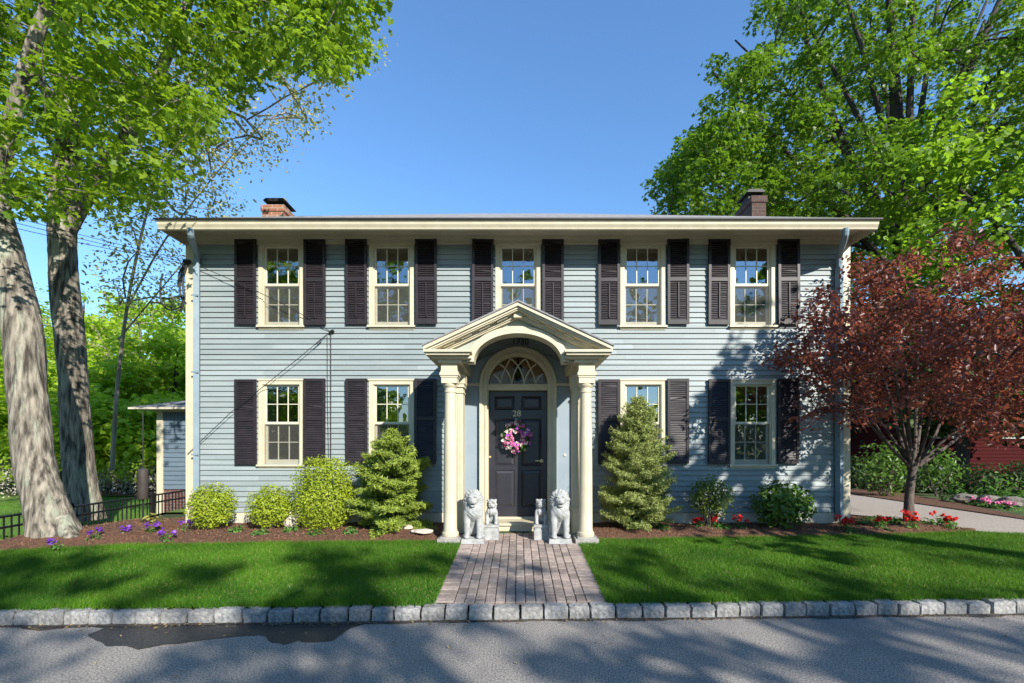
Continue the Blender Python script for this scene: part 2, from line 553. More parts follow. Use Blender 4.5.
# road, from the far verge behind the camera to the curb
road = MB()
xs = np.concatenate([[-300, -60], np.arange(-20, 20.1, 2), [60, 300]])
for a, b in zip(xs[:-1], xs[1:]):
    road.add([(a, -4.2, 0), (b, -4.2, 0), (b, curb(b) - .02, 0), (a, curb(a) - .02, 0)], [(0, 1, 2, 3)])
tag(road.obj('road', M['asphalt']), kind='structure')
# damp patch beside the curb
outl = [(20, 628), (60, 623), (110, 621.5), (180, 621), (260, 620.5), (340, 620), (372, 622), (352, 628), (335, 640), (315, 643), (297, 641), (283, 645), (262, 636), (235, 637),
        (200, 641), (165, 645), (140, 650), (112, 646), (95, 641), (90, 634), (104, 628), (70, 628), (40, 631)]
wp = []
for i, (a, b) in enumerate(outl):
    c = outl[(i + 1) % len(outl)]
    for t in np.linspace(0, 1, 6)[:-1]:
        px, py = a + (c[0] - a) * t, b + (c[1] - b) * t
        d = CZ * F / (py - CY)
        x = (px - CX) * d / F
        wp.append((x + .03 * mnoise.noise((x * 7, d * 7, 1)), min(d + .04 * mnoise.noise((x * 6, d * 9, 4)), curb(x) - .125)))
w = MB()
w.add([(x, y, .004) for x, y in wp], [list(range(len(wp)))[::-1]])
tag(w.obj('damp_patch', M['wetroad']), kind='structure')

gd = MB()
xs = np.arange(-9, 9.01, .06)
ed = [curb(x) - .15 - .05 * mnoise.noise((x * 2.1, 0, 7)) - .03 * mnoise.noise((x * 9, 0, 3)) for x in xs]
for i in range(len(xs) - 1):
    gd.add([(xs[i], ed[i], .008), (xs[i + 1], ed[i + 1], .008), (xs[i + 1], curb(xs[i + 1]) - .05, .008), (xs[i], curb(xs[i]) - .05, .008)], [(0, 1, 2, 3)])
tag(gd.obj('gutter_grit', M['grit']), kind='structure')
sheet('lawn', -14, -.835, 60, lambda x: curb(x) + .01, eb_l, 14, M['soil'])
sheet('lawn', .885, 9.5, 50, lambda x: curb(x) + .01, eb_r, 14, M['soil'])


def mulch_z(x, y, v):
    n = np.array([mnoise.noise((a * 2.2, b * 2.2, 3.1)) * .03 + mnoise.noise((a * 9, b * 9, 1.1)) * .014 for a, b in zip(x, y)])
    berm = np.where(x < -5.6, .10 * np.sin(np.pi * np.clip(v * 1.4, 0, 1)), .05 * np.sin(np.pi * np.clip(v * 1.6, 0, 1)))
    return n * np.clip(v * 12, 0, 1) + berm


def bl_l(x): return np.interp(x, [-7.5, -5.75, -5.65, -.8], [7.9, 8.7, 7.95, 7.95])


sheet('mulch_bed', -7.45, -.86, 150, eb_l, bl_l, 36, M['mulch'], .006, mulch_z)
sheet('mulch_bed', .90, 7.2, 140, eb_r, bb_r, 36, M['mulch'], .006, mulch_z)


def chips(x0, x1, lo, hi, n, rng):
    x = rng.uniform(x0, x1, n)
    v = rng.random(n)
    y = lo(x) + (hi(x) - lo(x)) * v
    z = g(x, y) + .012 + mulch_z(x, y, v)
    return leaf_arrays(np.stack([x, y, z], 1), np.array([0, 0, 1.]) + rng.normal(size=(n, 3)) * .45, rng.uniform(.02, .06, n), 'needle', rng)


V, Fc, a = join_arrays([chips(-7.3, -.9, eb_l, bl_l, 11000, RNG), chips(.95, 7.1, eb_r, bb_r, 10000, RNG)])
tag(arr_obj('mulch_chips', V, Fc, M['chips'], var=a), 'brown bark chips scattered over the planting beds', 'mulch', kind='stuff')


def blades(x0, x1, lo, hi, n, rng, h=.045):
    x = rng.uniform(x0, x1, n)
    l, u = lo(x) - .02, hi(x) + .02
    y = l + (u - l) * rng.random(n)
    y = y + .02 * rng.normal(size=n)
    z = g(x, y)
    patch = np.array([mnoise.noise((a * 1.6, b * 1.6, 0)) for a, b in zip(x, y)])
    hh = h * rng.uniform(.6, 1.25, n) * (1 + .25 * patch)
    az = rng.uniform(0, 2 * np.pi, n)
    wdt = rng.uniform(.0022, .0042, n)
    lean = rng.normal(size=(n, 2)) * .45
    p = np.stack([x, y, z - .004], 1)
    s = np.stack([np.cos(az) * wdt, np.sin(az) * wdt, 0 * az], 1)
    tip = p + np.stack([lean[:, 0] * hh, lean[:, 1] * hh, hh], 1)
    V = np.stack([p - s, p + s, tip], 1).reshape(-1, 3)
    Fc = np.arange(3 * n).reshape(-1, 3)
    return V, Fc, np.clip(.5 + .9 * patch + rng.normal(size=n) * .22, 0, 1)


cl = lambda x: curb(x) + .03
V, Fc, a = join_arrays([blades(-7.6, -.81, cl, eb_l, 150000, RNG), blades(.86, 8.2, cl, eb_r, 165000, RNG), blades(-7.6, -.9, lambda x: curb(x) + .0, lambda x: curb(x) + .07, 9000, RNG, .06), blades(.9, 8, lambda x: curb(x), lambda x: curb(x) + .07, 9000, RNG, .06), blades(-7, -.9, lambda x: eb_l(x) - .06, lambda x: eb_l(x) + .03, 7000, RNG, .06), blades(1, 7.2, lambda x: eb_r(x) - .06, lambda x: eb_r(x) + .03, 7000, RNG, .06)])
tag(arr_obj('grass', V, Fc, M['grass'], var=a), 'short mown grass of the two front lawns', 'grass', kind='stuff')

V, Fc, a = join_arrays([blades(-7.6, -.85, cl, eb_l, 12000, RNG, .034), blades(.9, 8.2, cl, eb_r, 13000, RNG, .034)])
tag(arr_obj('dry_grass', V, Fc, M['thatch'], var=a), 'straw coloured dry blades mixed into the front lawns', 'grass', kind='stuff')
n = 900
x = RNG.uniform(-7, 7, n)
y = curb(x) - .11 - np.abs(RNG.normal(size=n)) * np.where(RNG.random(n) < .8, .06, .7)
ok = y > 2.2
V, Fc, a = leaf_arrays(np.stack([x, y, np.full(n, .014)], 1)[ok], (np.array([0, 0, 1.]) + RNG.normal(size=(n, 3)) * .3)[ok], RNG.uniform(.012, .035, n)[ok], 'oval')
tag(arr_obj('leaf_litter', V, Fc, M['litter'], var=a), 'tiny dry leaf litter along the road edge', 'litter', kind='stuff')

# driveway along the right side
dl = lambda y: np.interp(y, [4.4, 7.0, 7.2, 8.0, 8.6, 8.9, 30], [7.95, 7.95, 7.3, 7.1, 6.5, 5.72, 5.72])
dr = lambda y: np.interp(y, [4.4, 8.3, 11, 13, 30], [9.0, 9.3, 10.2, 10.6, 10.6])
db = MB()
ys = np.concatenate([np.arange(4.55, 9.2, .1), np.arange(9.2, 26, .6)])
for y0, y1 in zip(ys[:-1], ys[1:]):
    for t in range(4):
        q = []
        for yy, tt in ((y0, t), (y0, t + 1), (y1, t + 1), (y1, t)):
            x = dl(yy) + (dr(yy) - dl(yy)) * tt / 4
            q.append((x, yy, float(g(x, yy)) + .01))
        db.add(q, [(0, 1, 2, 3)])
tag(db.obj('driveway', M['drive']), kind='structure')

# brick path
pm = MB()
pm.add([(-.84, 4.46, g(0, 4.46) - .012), (.89, 4.49, g(0, 4.46) - .012), (.89, 7.4, .262), (-.84, 7.4, .262)], [(0, 1, 2, 3)])
path_base = pm.obj('path_joint_sand', M['joint'])
tag(path_base, kind='structure')
pb = MB()
gp = .007


def paver(x0, x1, y0, y1):
    zz = [min(.276, float(g(0, y))) + random.uniform(-.003, .003) for y in (y0, y1)]
    x0 += gp / 2; x1 -= gp / 2; y0 += gp / 2; y1 -= gp / 2
    e = .006
    pb.add([(x0, y0, zz[0] - .03), (x1, y0, zz[0] - .03), (x1, y1, zz[1] - .03), (x0, y1, zz[1] - .03),
            (x0, y0, zz[0] - e), (x1, y0, zz[0] - e), (x1, y1, zz[1] - e), (x0, y1, zz[1] - e),
            (x0 + e, y0 + e, zz[0]), (x1 - e, y0 + e, zz[0]), (x1 - e, y1 - e, zz[1]), (x0 + e, y1 - e, zz[1])],
           [(0, 1, 5, 4), (1, 2, 6, 5), (2, 3, 7, 6), (3, 0, 4, 7), (4, 5, 9, 8), (5, 6, 10, 9), (6, 7, 11, 10), (7, 4, 8, 11), (8, 9, 10, 11)],
           random.random())


x = -.83
for k in range(29):
    y0 = 4.50 + k * .1
    paver(-.83, -.63, y0 - .02, y0 + .08)
    paver(.68, .88, y0, y0 + .1)
cw = 1.31 / 13
for c in range(13):
    x0 = -.63 + c * cw
    y = 4.46 + .03 * (c / 13)
    first = random.choice([.1, .2, .15, .2])
    while y < 7.36:
        L_ = first if first else .2
        first = None
        paver(x0, x0 + cw, y, min(y + L_, 7.36))
        y += L_
tag(pb.obj('brick_path', M['paver']), kind='structure')

# granite curb
def block_mesh(seed, wd, name):
    r = np.random.default_rng(seed)
    n = 7
    V, idx = [], {}
    F_ = []
    def vid(i, j, k):
        key = (i, j, k)
        if key not in idx:
            p = np.array([i / n - .5, j / n - .5, k / n - .5]) * 2
            q = np.sign(p) * np.abs(p)
            s_ = (np.abs(p) ** 13).sum() ** (1 / 13)
            q = p / max(s_, 1e-6) * np.abs(p).max()
            no = mnoise.noise(tuple(q * 1.9 + seed * 3.3)) * .055 + mnoise.noise(tuple(q * 4.7 + seed)) * .05
            q = q * (1 + no)
            idx[key] = len(V)
            V.append((q[0] * wd / 2, q[1] * .065, q[2] * .105 + .028))
        return idx[key]
    for a in range(n):
        for b in range(n):
            for f, e in ((0, 0), (n, 1)):
                for ax in range(3):
                    c = []
                    for da, db_ in ((0, 0), (1, 0), (1, 1), (0, 1)):
                        t = [0, 0, 0]
                        t[ax] = f
                        t[(ax + 1) % 3] = a + da
                        t[(ax + 2) % 3] = b + db_
                        c.append(vid(*t))
                    F_.append(c if e else c[::-1])
    m_ = MB(); m_.add(V, F_, r.random())
    me = m_.mesh(name, M['granite'], (0, 0, 0))
    return me


bmeshes = [block_mesh(i, .228, 'curb_block') for i in range(9)]
x = -6.3
i = 0
while x < 6.9:
    wd = random.uniform(.20, .255)
    o = bpy.data.objects.new('curb_block', bmeshes[random.randrange(9)])
    xc = x + wd / 2
    link(o, None, (xc, curb(xc) - .035 + random.uniform(-.006, .006), -.012 + random.uniform(-.007, .007)))
    o.scale = (wd / .236, 1, random.uniform(.95, 1.06))
    o.rotation_euler = (random.uniform(-.03, .03), 0, .031 + random.uniform(-.02, .02) + (math.pi if random.random() < .5 else 0))
    if xc < -.86:
        lab = 'rough grey granite curb block edging the lawn left of the path'
    elif xc < .92:
        lab = 'rough grey granite curb block across the foot of the brick path'
    else:
        lab = 'rough grey granite curb block edging the lawn right of the path'
    tag(o, lab, 'curb stone', 'granite blocks along the road edge')
    x += wd + random.uniform(.004, .012)

# ------------------------------------------------------------------ house
HB = (0, 7.84, .34)
house = empty('house', HB, 'two storey blue grey clapboard house with black shutters and arched cream portico', 'house')
WY = 7.84
SC = 58.05                     # pixels per metre on the facade
fx = lambda px: (px - CX) / SC
fz = lambda py: CZ + (CY - py) / SC
WXC = [(282 - CX) / SC, (392 - CX) / SC, 0.0, (642.5 - CX) / SC, (752 - CX) / SC]
WH = {'up': fz(248), 'low': fz(386.4)}   # top of glass
openings = []
for k in range(5):
    openings.append((WXC[k] - .34, WXC[k] + .34, WH['up'] - 1.33, WH['up'] + .05))
    if k != 2:
        openings.append((WXC[k] - .34, WXC[k] + .34, WH['low'] - 1.33, WH['low'] + .05))
openings += [(-.60, .60, .3, 3.08), (-.42, .42, 3.08, 3.215)]


def clap(mb, u0, u1, z0, z1, expo, ops, to, joint=True):
    """sawtooth boards; to(u, off, z) -> world point (off = distance in front of the wall plane)"""
    z = z0
    while z < z1 - 1e-4:
        zt = min(z + expo, z1)
        zs = sorted({z, zt, *[q for o in ops for q in (o[2], o[3]) if z < q < zt]})
        for za, zb in zip(zs[:-1], zs[1:]):
            zm = (za + zb) / 2
            cuts = sorted([(o[0], o[1]) for o in ops if o[2] < zm < o[3]])
            iv, c = [], u0
            for a, b in cuts:
                if a > c: iv.append((c, a))
                c = max(c, b)
            if c < u1: iv.append((c, u1))
            for a, b in iv:
                segs = [a]
                while joint and b - segs[-1] > 2.2:
                    segs.append(min(b, segs[-1] + random.uniform(.9, 2.8)))
                if segs[-1] < b: segs.append(b)
                for s0, s1 in zip(segs[:-1], segs[1:]):
                    j = random.uniform(-.001, .001)
                    oa = .027 - .022 * (za - z) / expo + j
                    ob = .027 - .022 * (zb - z) / expo + j
                    mb.add([to(s0, oa, za), to(s1, oa, za), to(s1, ob, zb), to(s0, ob, zb), to(s0, 0, za), to(s1, 0, za)],
                           [(0, 1, 2, 3), (4, 5, 1, 0)], random.random())
        z = zt


wall = MB()
clap(wall, -5.56, 5.56, fz(512), 5.14, .0905, openings, lambda u, o, z: (u, WY - o, z))
for sx in (-1, 1):
    clap(wall, WY + .02, 15.8, fz(512), 5.14, .0905, [], lambda u, o, z: (sx * (5.66 + o), u, z))
clap(wall, -5.66, 5.66, fz(512), 5.14, .0905, [], lambda u, o, z: (u, 15.8 + o, z))
wall.obj('clapboard_wall', M['clap'], house)
fo = MB()
fo.box(-5.60, -.62, WY - .012, WY + .2, .1, fz(512.5)); fo.box(.62, 5.60, WY - .012, WY + .2, .1, fz(512.5))
fo.box(-5.6, -5.4, WY + .2, 15.7, .1, fz(512.5)); fo.box(5.4, 5.6, WY + .2, 15.7, .1, fz(512.5)); fo.box(-5.6, 5.6, 15.7, 15.78, .1, fz(512.5))
fo.obj('foundation', M['found'], house)
for sx in (-1, 1):
    b = MB()
    b.box(min(sx * 5.535, sx * 5.70), max(sx * 5.535, sx * 5.70), WY - .035, WY + .16, .3, fz(245.3))
    b.obj('corner_board', M['cream'], house)
fr = MB()
fr.box(-5.72, 5.72, WY - .048, WY + .1, fz(245.3), 5.25)
fr.box(-5.73, 5.73, WY - .085, WY - .048, 5.19, 5.25)
fr.box(-5.72, 5.72, WY - .06, WY - .048, fz(245.3), fz(245.3) + .02)
for sx in (-1, 1):
    a, c = sorted((sx * 5.69, sx * 5.735)); fr.box(a, c, WY + .16, 15.9, fz(245.3), 5.25)
fr.obj('frieze', M['cream'], house)
EX, EY = 5.69, 7.285
so = MB()
so.box(-EX - .03, EX + .03, EY - .02, 16.4, 5.25, 5.262)
so.obj('soffit', M['cream'], house)
# gutters: an ogee trough, front and both sides
prof = [(0, 5.105), (-.045, 5.11), (-.052, 5.135), (-.075, 5.175), (-.082, 5.215), (-.095, 5.225), (-.095, 5.249), (0, 5.249)]
gu = MB()
gu.extx([(EY + y, z) for y, z in prof], -EX - .03, EX + .03)
gu.obj('gutter', M['cream'], house, smooth=False)
for sx in (-1, 1):
    q = MB()
    q.ext([(sx * (EX + .012 - y * .5), z) for y, z in prof], EY + .005, 16.4)
    q.obj('gutter', M['cream'], house)
# hip roof
roof = MB()
ry0, ry1, rz = EY - .105, 16.5, 5.254
ym = (ry0 + ry1) / 2
rise = .527 * (ym - ry0)
rx = EX + .06
rh = rx - (ym - ry0)
V = [(-rx, ry0, rz), (rx, ry0, rz), (rx, ry1, rz), (-rx, ry1, rz), (-rh, ym, rz + rise), (rh, ym, rz + rise)]
roof.add(V, [(0, 1, 5, 4), (1, 2, 5), (2, 3, 4, 5), (3, 0, 4)])
V2 = [(x_, y_, z_ - .012) for x_, y_, z_ in V]
roof.add(V2, [(4, 5, 1, 0), (5, 2, 1), (5, 4, 3, 2), (4, 0, 3)])
roof = roof.obj('roof', M['shingle'], house)
de = MB()
de.box(-rx - .004, rx + .004, ry0 - .012, ry0, rz - .020, rz + .004)
de.obj('drip_edge', M['dark_edge'], roof)
for cxm, w_, zt, side in ((fx(272), .0, 0, -1), (0, 0, 0, 1)):
    d = 9.5
    if side < 0:
        x0, x1, ztop = (260.5 - CX) * d / F, (284 - CX) * d / F, CZ + (CY - 204.5) * d / F
    else:
        x0, x1, ztop = (751.5 - CX) * d / F, (767.5 - CX) * d / F, CZ + (CY - 195.5) * d / F
    ch = MB()
    ch.box(x0 + .02, x1 - .02, d + .02, d + .72, 5.5, ztop - .13)
    ch.box(x0, x1, d, d + .74, ztop - .13, ztop)
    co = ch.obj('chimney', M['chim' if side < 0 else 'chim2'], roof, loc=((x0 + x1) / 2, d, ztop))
    cp = MB()
    xm = (x0 + x1) / 2 + (.02 if side < 0 else -.05)
    hw = .23 if side < 0 else .18
    cp.box(xm - hw + .06, xm + hw - .06, d + .12, d + .42, ztop - .01, ztop + .10)
    cp.box(xm - hw, xm + hw, d + .04, d + .50, ztop + .10, ztop + .125)
    cp.ext([(xm - hw, ztop + .125), (xm + hw, ztop + .125), (xm + hw * .8, ztop + .16), (xm - hw * .8, ztop + .16)], d + .04, d + .50)
    cp.obj('chimney_cap', M['dark_edge'], roof, loc=((x0 + x1) / 2, d, ztop))
    if side < 0:
        fl = MB().box(xm + .03, xm + .14, d + .2, d + .34, ztop + .16, ztop + .25)
        fl.obj('flue_top', M['stone'], roof, loc=((x0 + x1) / 2, d, ztop))
# downspouts
for sx in (-1, 1):
    b = MB()
    x0 = sx * 5.475
    g0 = (sx * 5.22, EY - .04, 5.12)
    pts = spline([g0, (sx * 5.22, EY - .03, 5.06), (sx * 5.25, EY + .03, 5.0), (sx * 5.44, WY - .14, 4.9), (x0, WY - .085, 4.80), (x0, WY - .085, 4.68)], 4)
    b.tube(pts, .05, 10)
    b.tube([(x0, WY - .085, 4.70), (x0, WY - .085, .42)], [.062, .06], 4)
    for zz in (4.2, 2.9, 1.5):
        b.box(x0 - .06, x0 + .06, WY - .14, WY - .13, zz, zz + .03)
    b.obj('downspout', M['pipe'], house)
# dark shell of rooms seen through the glass
rm = MB()
x0, x1, y0, y1, z0, z1 = -5.35, 5.35, WY + .30, 13.5, .42, 5.2
rm.add([(x0, y0, z0), (x1, y0, z0), (x1, y1, z0), (x0, y1, z0), (x0, y0, z1), (x1, y0, z1), (x1, y1, z1), (x0, y1, z1)],
       [(0, 1, 2, 3), (4, 7, 6, 5), (1, 5, 6, 2), (2, 6, 7, 3), (3, 7, 4, 0)])
rm.box(x0, x1, y0, y1, 2.86, 3.0)
for xx in (-3.1, -1.1, 1.1, 3.2):
    rm.box(xx - .05, xx + .05, y0, y1, z0, z1)
rm.obj('interior_rooms', M['room'], house)


# windows: one set of meshes, placed nine times
def window_meshes():
    q = {}
    m_ = MB()                                    # casing; origin at glass top centre, y on the wall plane
    m_.box(-.388, -.318, -.035, .12, -1.36, .11); m_.box(.318, .388, -.035, .12, -1.36, .11)
    m_.box(-.318, .318, -.035, .12, .03, .11)
    m_.box(-.400, .400, -.05, -.035, .095, .125)
    m_.box(-.318, -.300, -.012, .12, -1.34, .03); m_.box(.300, .318, -.012, .12, -1.34, .03)
    q['window'] = m_.mesh('window', M['cream'], (0, 0, 0))
    m_ = MB()
    m_.extx([(-.07, -1.375), (.12, -1.375), (.12, -1.335), (-.07, -1.345)], -.41, .41)
    m_.box(-.388, .388, -.03, 0, -1.41, -1.375)
    q['sill'] = m_.mesh('sill', M['cream'], (0, 0, 0))

    def sash(y0, y1, zt, zb, name, top, bot):
        s_ = MB()
        s_.box(-.300, -.272, y0, y1, zb, zt); s_.box(.272, .300, y0, y1, zb, zt)
        s_.box(-.272, .272, y0, y1, zt - top, zt); s_.box(-.272, .272, y0, y1, zb, zb + bot)
        za, zc = zb + bot, zt - top
        for xx in (-.0935, .0935):
            s_.box(xx - .007, xx + .007, y0 + .008, y1 - .004, za, zc)
        zm = (za + zc) / 2
        for xa, xb in ((-.272, -.1025), (-.0845, .0845), (.1025, .272)):
            s_.box(xa, xb, y0 + .01, y1 - .006, zm - .0065, zm + .0065)
        return s_.mesh(name, M['sash'], (0, 0, 0))
    q['upper_sash'] = sash(.012, .045, .03, -.655, 'upper_sash', .03, .045)
    q['lower_sash'] = sash(.05, .083, -.615, -1.335, 'lower_sash', .045, .075)
    a = MB()
    a.add([(-.272, .030, -.61), (.272, .030, -.61), (.272, .030, 0), (-.272, .030, 0)], [(0, 1, 2, 3)])
    a.add([(-.272, .068, -1.26), (.272, .068, -1.26), (.272, .068, -.66), (-.272, .068, -.66)], [(0, 1, 2, 3)])
    q['pane'] = a.mesh('pane', M['glass'], (0, 0, 0))
    a = MB()
    a.add([(-.298, .004, -1.335), (.298, .004, -1.335), (.298, .004, -.64), (-.298, .004, -.64)], [(0, 1, 2, 3)])
    q['insect_screen'] = a.mesh('insect_screen', M['screen'], (0, 0, 0))

    def curt(x0, x1, name):
        c = MB(); n = 36
        V, F_ = [], []
        for i in range(n + 1):
            x = x0 + (x1 - x0) * i / n
            for z in (-1.33, -.66, .03):
                V.append((x, .135 + .018 * math.sin(i * 1.35) + .006 * math.sin(i * .5 + z), z))
        for i in range(n):
            for k in range(2):
                a = i * 3 + k
                F_.append((a, a + 3, a + 4, a + 1))
        c.add(V, F_)
        return c.mesh(name, M['curtain'], (0, 0, 0), True)
    q['curtain_l'] = curt(-.31, -.12, 'curtain')
    q['curtain_r'] = curt(.13, .31, 'curtain')
    return q


WM = window_meshes()


def shutter_mesh(rod, seed):
    r = random.Random(seed)
    s_ = MB()
    w2, h = .183, 1.452
    t = .034
    s_.box(-w2, -w2 + .044, 0, t, -h, 0, .5); s_.box(w2 - .044, w2, 0, t, -h, 0, .6)
    rails = [(-.052, 0), (-.715, -.655), (-h, -h + .075)]
    for a, b in rails:
        s_.box(-w2 + .044, w2 - .044, .002, t - .002, a, b, .4)
    for zt, zb in ((-.052, -.655), (-.715, -h + .075)):
        n = 17
        st = (zt - zb) / n
        for i in range(n):
            z = zb + (i + .5) * st
            skew = r.uniform(-.004, .004) if r.random() > .06 else r.uniform(-.02, .02)
            ang = st * .55
            s_.add([(-w2 + .044, .006, z - ang + skew), (w2 - .044, .006, z - ang - skew), (w2 - .044, t - .008, z + ang), (-w2 + .044, t - .008, z + ang),
                    (-w2 + .044, .013, z - ang + skew), (w2 - .044, .013, z - ang - skew), (w2 - .044, t - .002, z + ang), (-w2 + .044, t - .002, z + ang)],
                   [(0, 1, 2, 3), (7, 6, 5, 4), (0, 4, 5, 1), (2, 6, 7, 3)], r.random())
    if rod:
        s_.box(-.008, .008, -.008, .004, -h + .12, -.74, .8)
    # hinge pintles on both edges, hidden side reaches back to the wall
    for z in (-.2, -1.2):
        s_.box(-.02, .02, t, t + .05, z - .03, z, .3)
    return s_.mesh('shutter', M['shutter'], (0, 0, 0))


SMR = [shutter_mesh(True, i) for i in range(3)]
SMN = [shutter_mesh(False, 10 + i) for i in range(3)]
for row in ('up', 'low'):
    for k in range(5):
        if row == 'low' and k == 2:
            continue
        base = (WXC[k], WY, WH[row])
        wo = link(bpy.data.objects.new('window', WM['window']), house, base)
        for part in ('sill', 'upper_sash', 'lower_sash', 'pane', 'insect_screen'):
            link(bpy.data.objects.new(part, WM[part]), wo, base)
        if k in (0, 1, 2, 3) or row == 'up':
            link(bpy.data.objects.new('curtain', WM['curtain_l']), wo, base)
        if k == 1 and row == 'low' or (row == 'up' and k in (2,)):
            link(bpy.data.objects.new('curtain', WM['curtain_r']), wo, base)
        for sx in (-1, 1):
            o = bpy.data.objects.new('shutter', random.choice(SMR if row == 'up' else SMN))
            off = .59 + (.008 if row == 'up' and k in (1, 2) else 0)
            link(o, house, (WXC[k] + sx * off, WY - .085, fz(241.2 if row == 'up' else 379.6) + random.uniform(-.008, .008)))
            o.rotation_euler = (random.uniform(-.006, .012), random.uniform(-.006, .006), random.uniform(-.03, .03))

# ---- flush blue boarding, door surround, fanlight, door
DZ = .41
AC = fz(386)


def arc(r, zc, n=28, a0=math.pi, a1=0, b=None):
    return [(r * math.cos(a0 + (a1 - a0) * i / n), zc + (b or r) * math.sin(a0 + (a1 - a0) * i / n)) for i in range(n + 1)]


p = MB()
p.ext([(-.94, .32), (-.94, 3.0), (0, 3.44), (.94, 3.0), (.94, .32), (.57, .32)] + arc(.57, AC)[::-1] + [(-.57, .32)], WY - .028, WY + .03)
p.obj('flush_boarding', M['panelblue'], house)


def band(mb, r0, r1, zb, zc, y0, y1):
    mb.ext([(-r1, zb)] + arc(r1, zc) + [(r1, zb), (r0, zb)] + arc(r0, zc)[::-1] + [(-r0, zb)], y0, y1)


ds = MB()
band(ds, .605, .657, DZ - .1, AC, WY - .10, WY + .02)
band(ds, .560, .605, DZ - .1, AC, WY - .080, WY + .03)
band(ds, .530, .560, DZ - .1, AC, WY - .095, WY + .05)
band(ds, .508, .530, DZ - .1, AC, WY - .045, WY + .15)
surround = ds.obj('door_surround', M['cream'], house)
tb = MB()
tb.box(-.508, .508, WY - .03, WY + .14, fz(390.3), fz(384.2))
tb.box(-.508, .508, WY - .045, WY - .03, fz(386.5), fz(384.6))
tb.obj('transom_bar', M['cream'], surround)
for sx in (-1, 1):
    a, c = sorted((sx * .657, sx * .935))
    MB().box(a, c, WY - .06, WY - .027, fz(386.2), fz(383.6)).obj('string_course', M['cream'], house)
fg = MB()
fg.ext([(-.51, fz(384.2))] + [q for q in arc(.515, AC) if q[1] > fz(384.2)] + [(.51, fz(384.2))], WY + .05, WY + .053)
fan = fg.obj('fanlight', M['fanglass'], house)
tr = MB()
cv = lambda zx, zy: ((zx - 435) * .001514, WY + .035, fz(384.2) + (445 - zy) * .001514)
curves = [[(235, 447), (222, 400), (195, 360), (150, 325)], [(235, 447), (255, 350), (290, 265), (345, 150)],
          [(365, 447), (340, 350), (290, 265), (228, 213)], [(365, 447), (385, 340), (435, 235), (515, 150)]]
for cvx in curves:
    for mir in (1, -1):
        pts = []
        q = [np.array(cv(*c_)) for c_ in cvx]
        for i in range(3):
            p0, p1, p2, p3 = q[max(i - 1, 0)], q[i], q[i + 1], q[min(i + 2, 3)]
            for t in np.linspace(0, 1, 7)[:-1]:
                pts.append(.5 * (2 * p1 + (p2 - p0) * t + (2 * p0 - 5 * p1 + 4 * p2 - p3) * t * t + (3 * p1 - p0 - 3 * p2 + p3) * t ** 3))
        pts.append(q[3])
        pts = [(mir * a[0], a[1], a[2]) for a in pts]
        tr.tube(pts, .011, 6)
tr.obj('fanlight_tracery', M['sash'], fan)
hb = MB()
hb.box(-.9, .9, 8.75, 8.80, .42, 2.85)
hb.box(-.6, .6, WY + .24, WY + .26, 2.655, 3.35)
hb.obj('hall_panelling', M['wood'], house)
lan = MB()
lx, ly, lz = .0, WY + .15, fz(371)
lan.lathe([(.01, lz + .26), (.012, lz + .17), (.085, lz + .10), (.095, lz + .08), (.07, lz + .07), (.055, lz - .12), (.065, lz - .14), (.02, lz - .16)], lx, ly, 8)
lan.obj('hall_lantern', M['iron'], house)

dm = MB()
dx, dt, dy = .507, fz(390.5), WY + .09
dz_ = lambda py: CZ + (CY - py) * (dy / F)
dX = lambda px: (px - CX) * (dy / F)
cols = [(dX(494.6), dX(514.6)), (dX(521.6), dX(541.6))]
rows = [(dz_(410), dz_(396)), (dz_(466), dz_(419)), (dz_(507), dz_(470))]
dm.box(-dx, cols[0][0], dy, dy + .05, DZ, dt); dm.box(cols[1][1], dx, dy, dy + .05, DZ, dt)
dm.box(cols[0][1], cols[1][0], dy, dy + .05, DZ, dt)
zz = [DZ] + [q for r_ in rows[::-1] for q in r_] + [dt]
for c_ in cols:
    for i in range(0, len(zz), 2):
        dm.box(c_[0], c_[1], dy, dy + .05, zz[i], zz[i + 1])
    for z0, z1 in rows:
        e = .018
        a, b = c_
        V = [(a, dy, z0), (b, dy, z0), (b, dy, z1), (a, dy, z1), (a + e, dy + .016, z0 + e), (b - e, dy + .016, z0 + e), (b - e, dy + .016, z1 - e), (a + e, dy + .016, z1 - e),
             (a + 3 * e, dy + .004, z0 + 3 * e), (b - 3 * e, dy + .004, z0 + 3 * e), (b - 3 * e, dy + .004, z1 - 3 * e), (a + 3 * e, dy + .004, z1 - 3 * e)]
        dm.add(V, [(0, 1, 5, 4), (1, 2, 6, 5), (2, 3, 7, 6), (3, 0, 4, 7), (4, 5, 9, 8), (5, 6, 10, 9), (6, 7, 11, 10), (7, 4, 8, 11), (8, 9, 10, 11)])
door = dm.obj('door', M['door'], house)
kn = MB()
kx, kz = dX(541.5), dz_(461)
kn.lathe([(.032, dy - .001), (.032, dy - .008), (.012, dy - .012), (.012, dy - .045)], kx, kz, 16, 'y')
kn.tube([(kx, dy - .045, kz), (kx - .11, dy - .045, kz + .008)], [.012, .009], 8)
kn.obj('door_handle', M['brass'], door)
kn = MB(); kn.lathe([(.02, dy - .001), (.02, dy - .01), (.012, dy - .02)], dX(490), dz_(457), 14, 'y')
kn.obj('door_bolt', M['brass'], door)


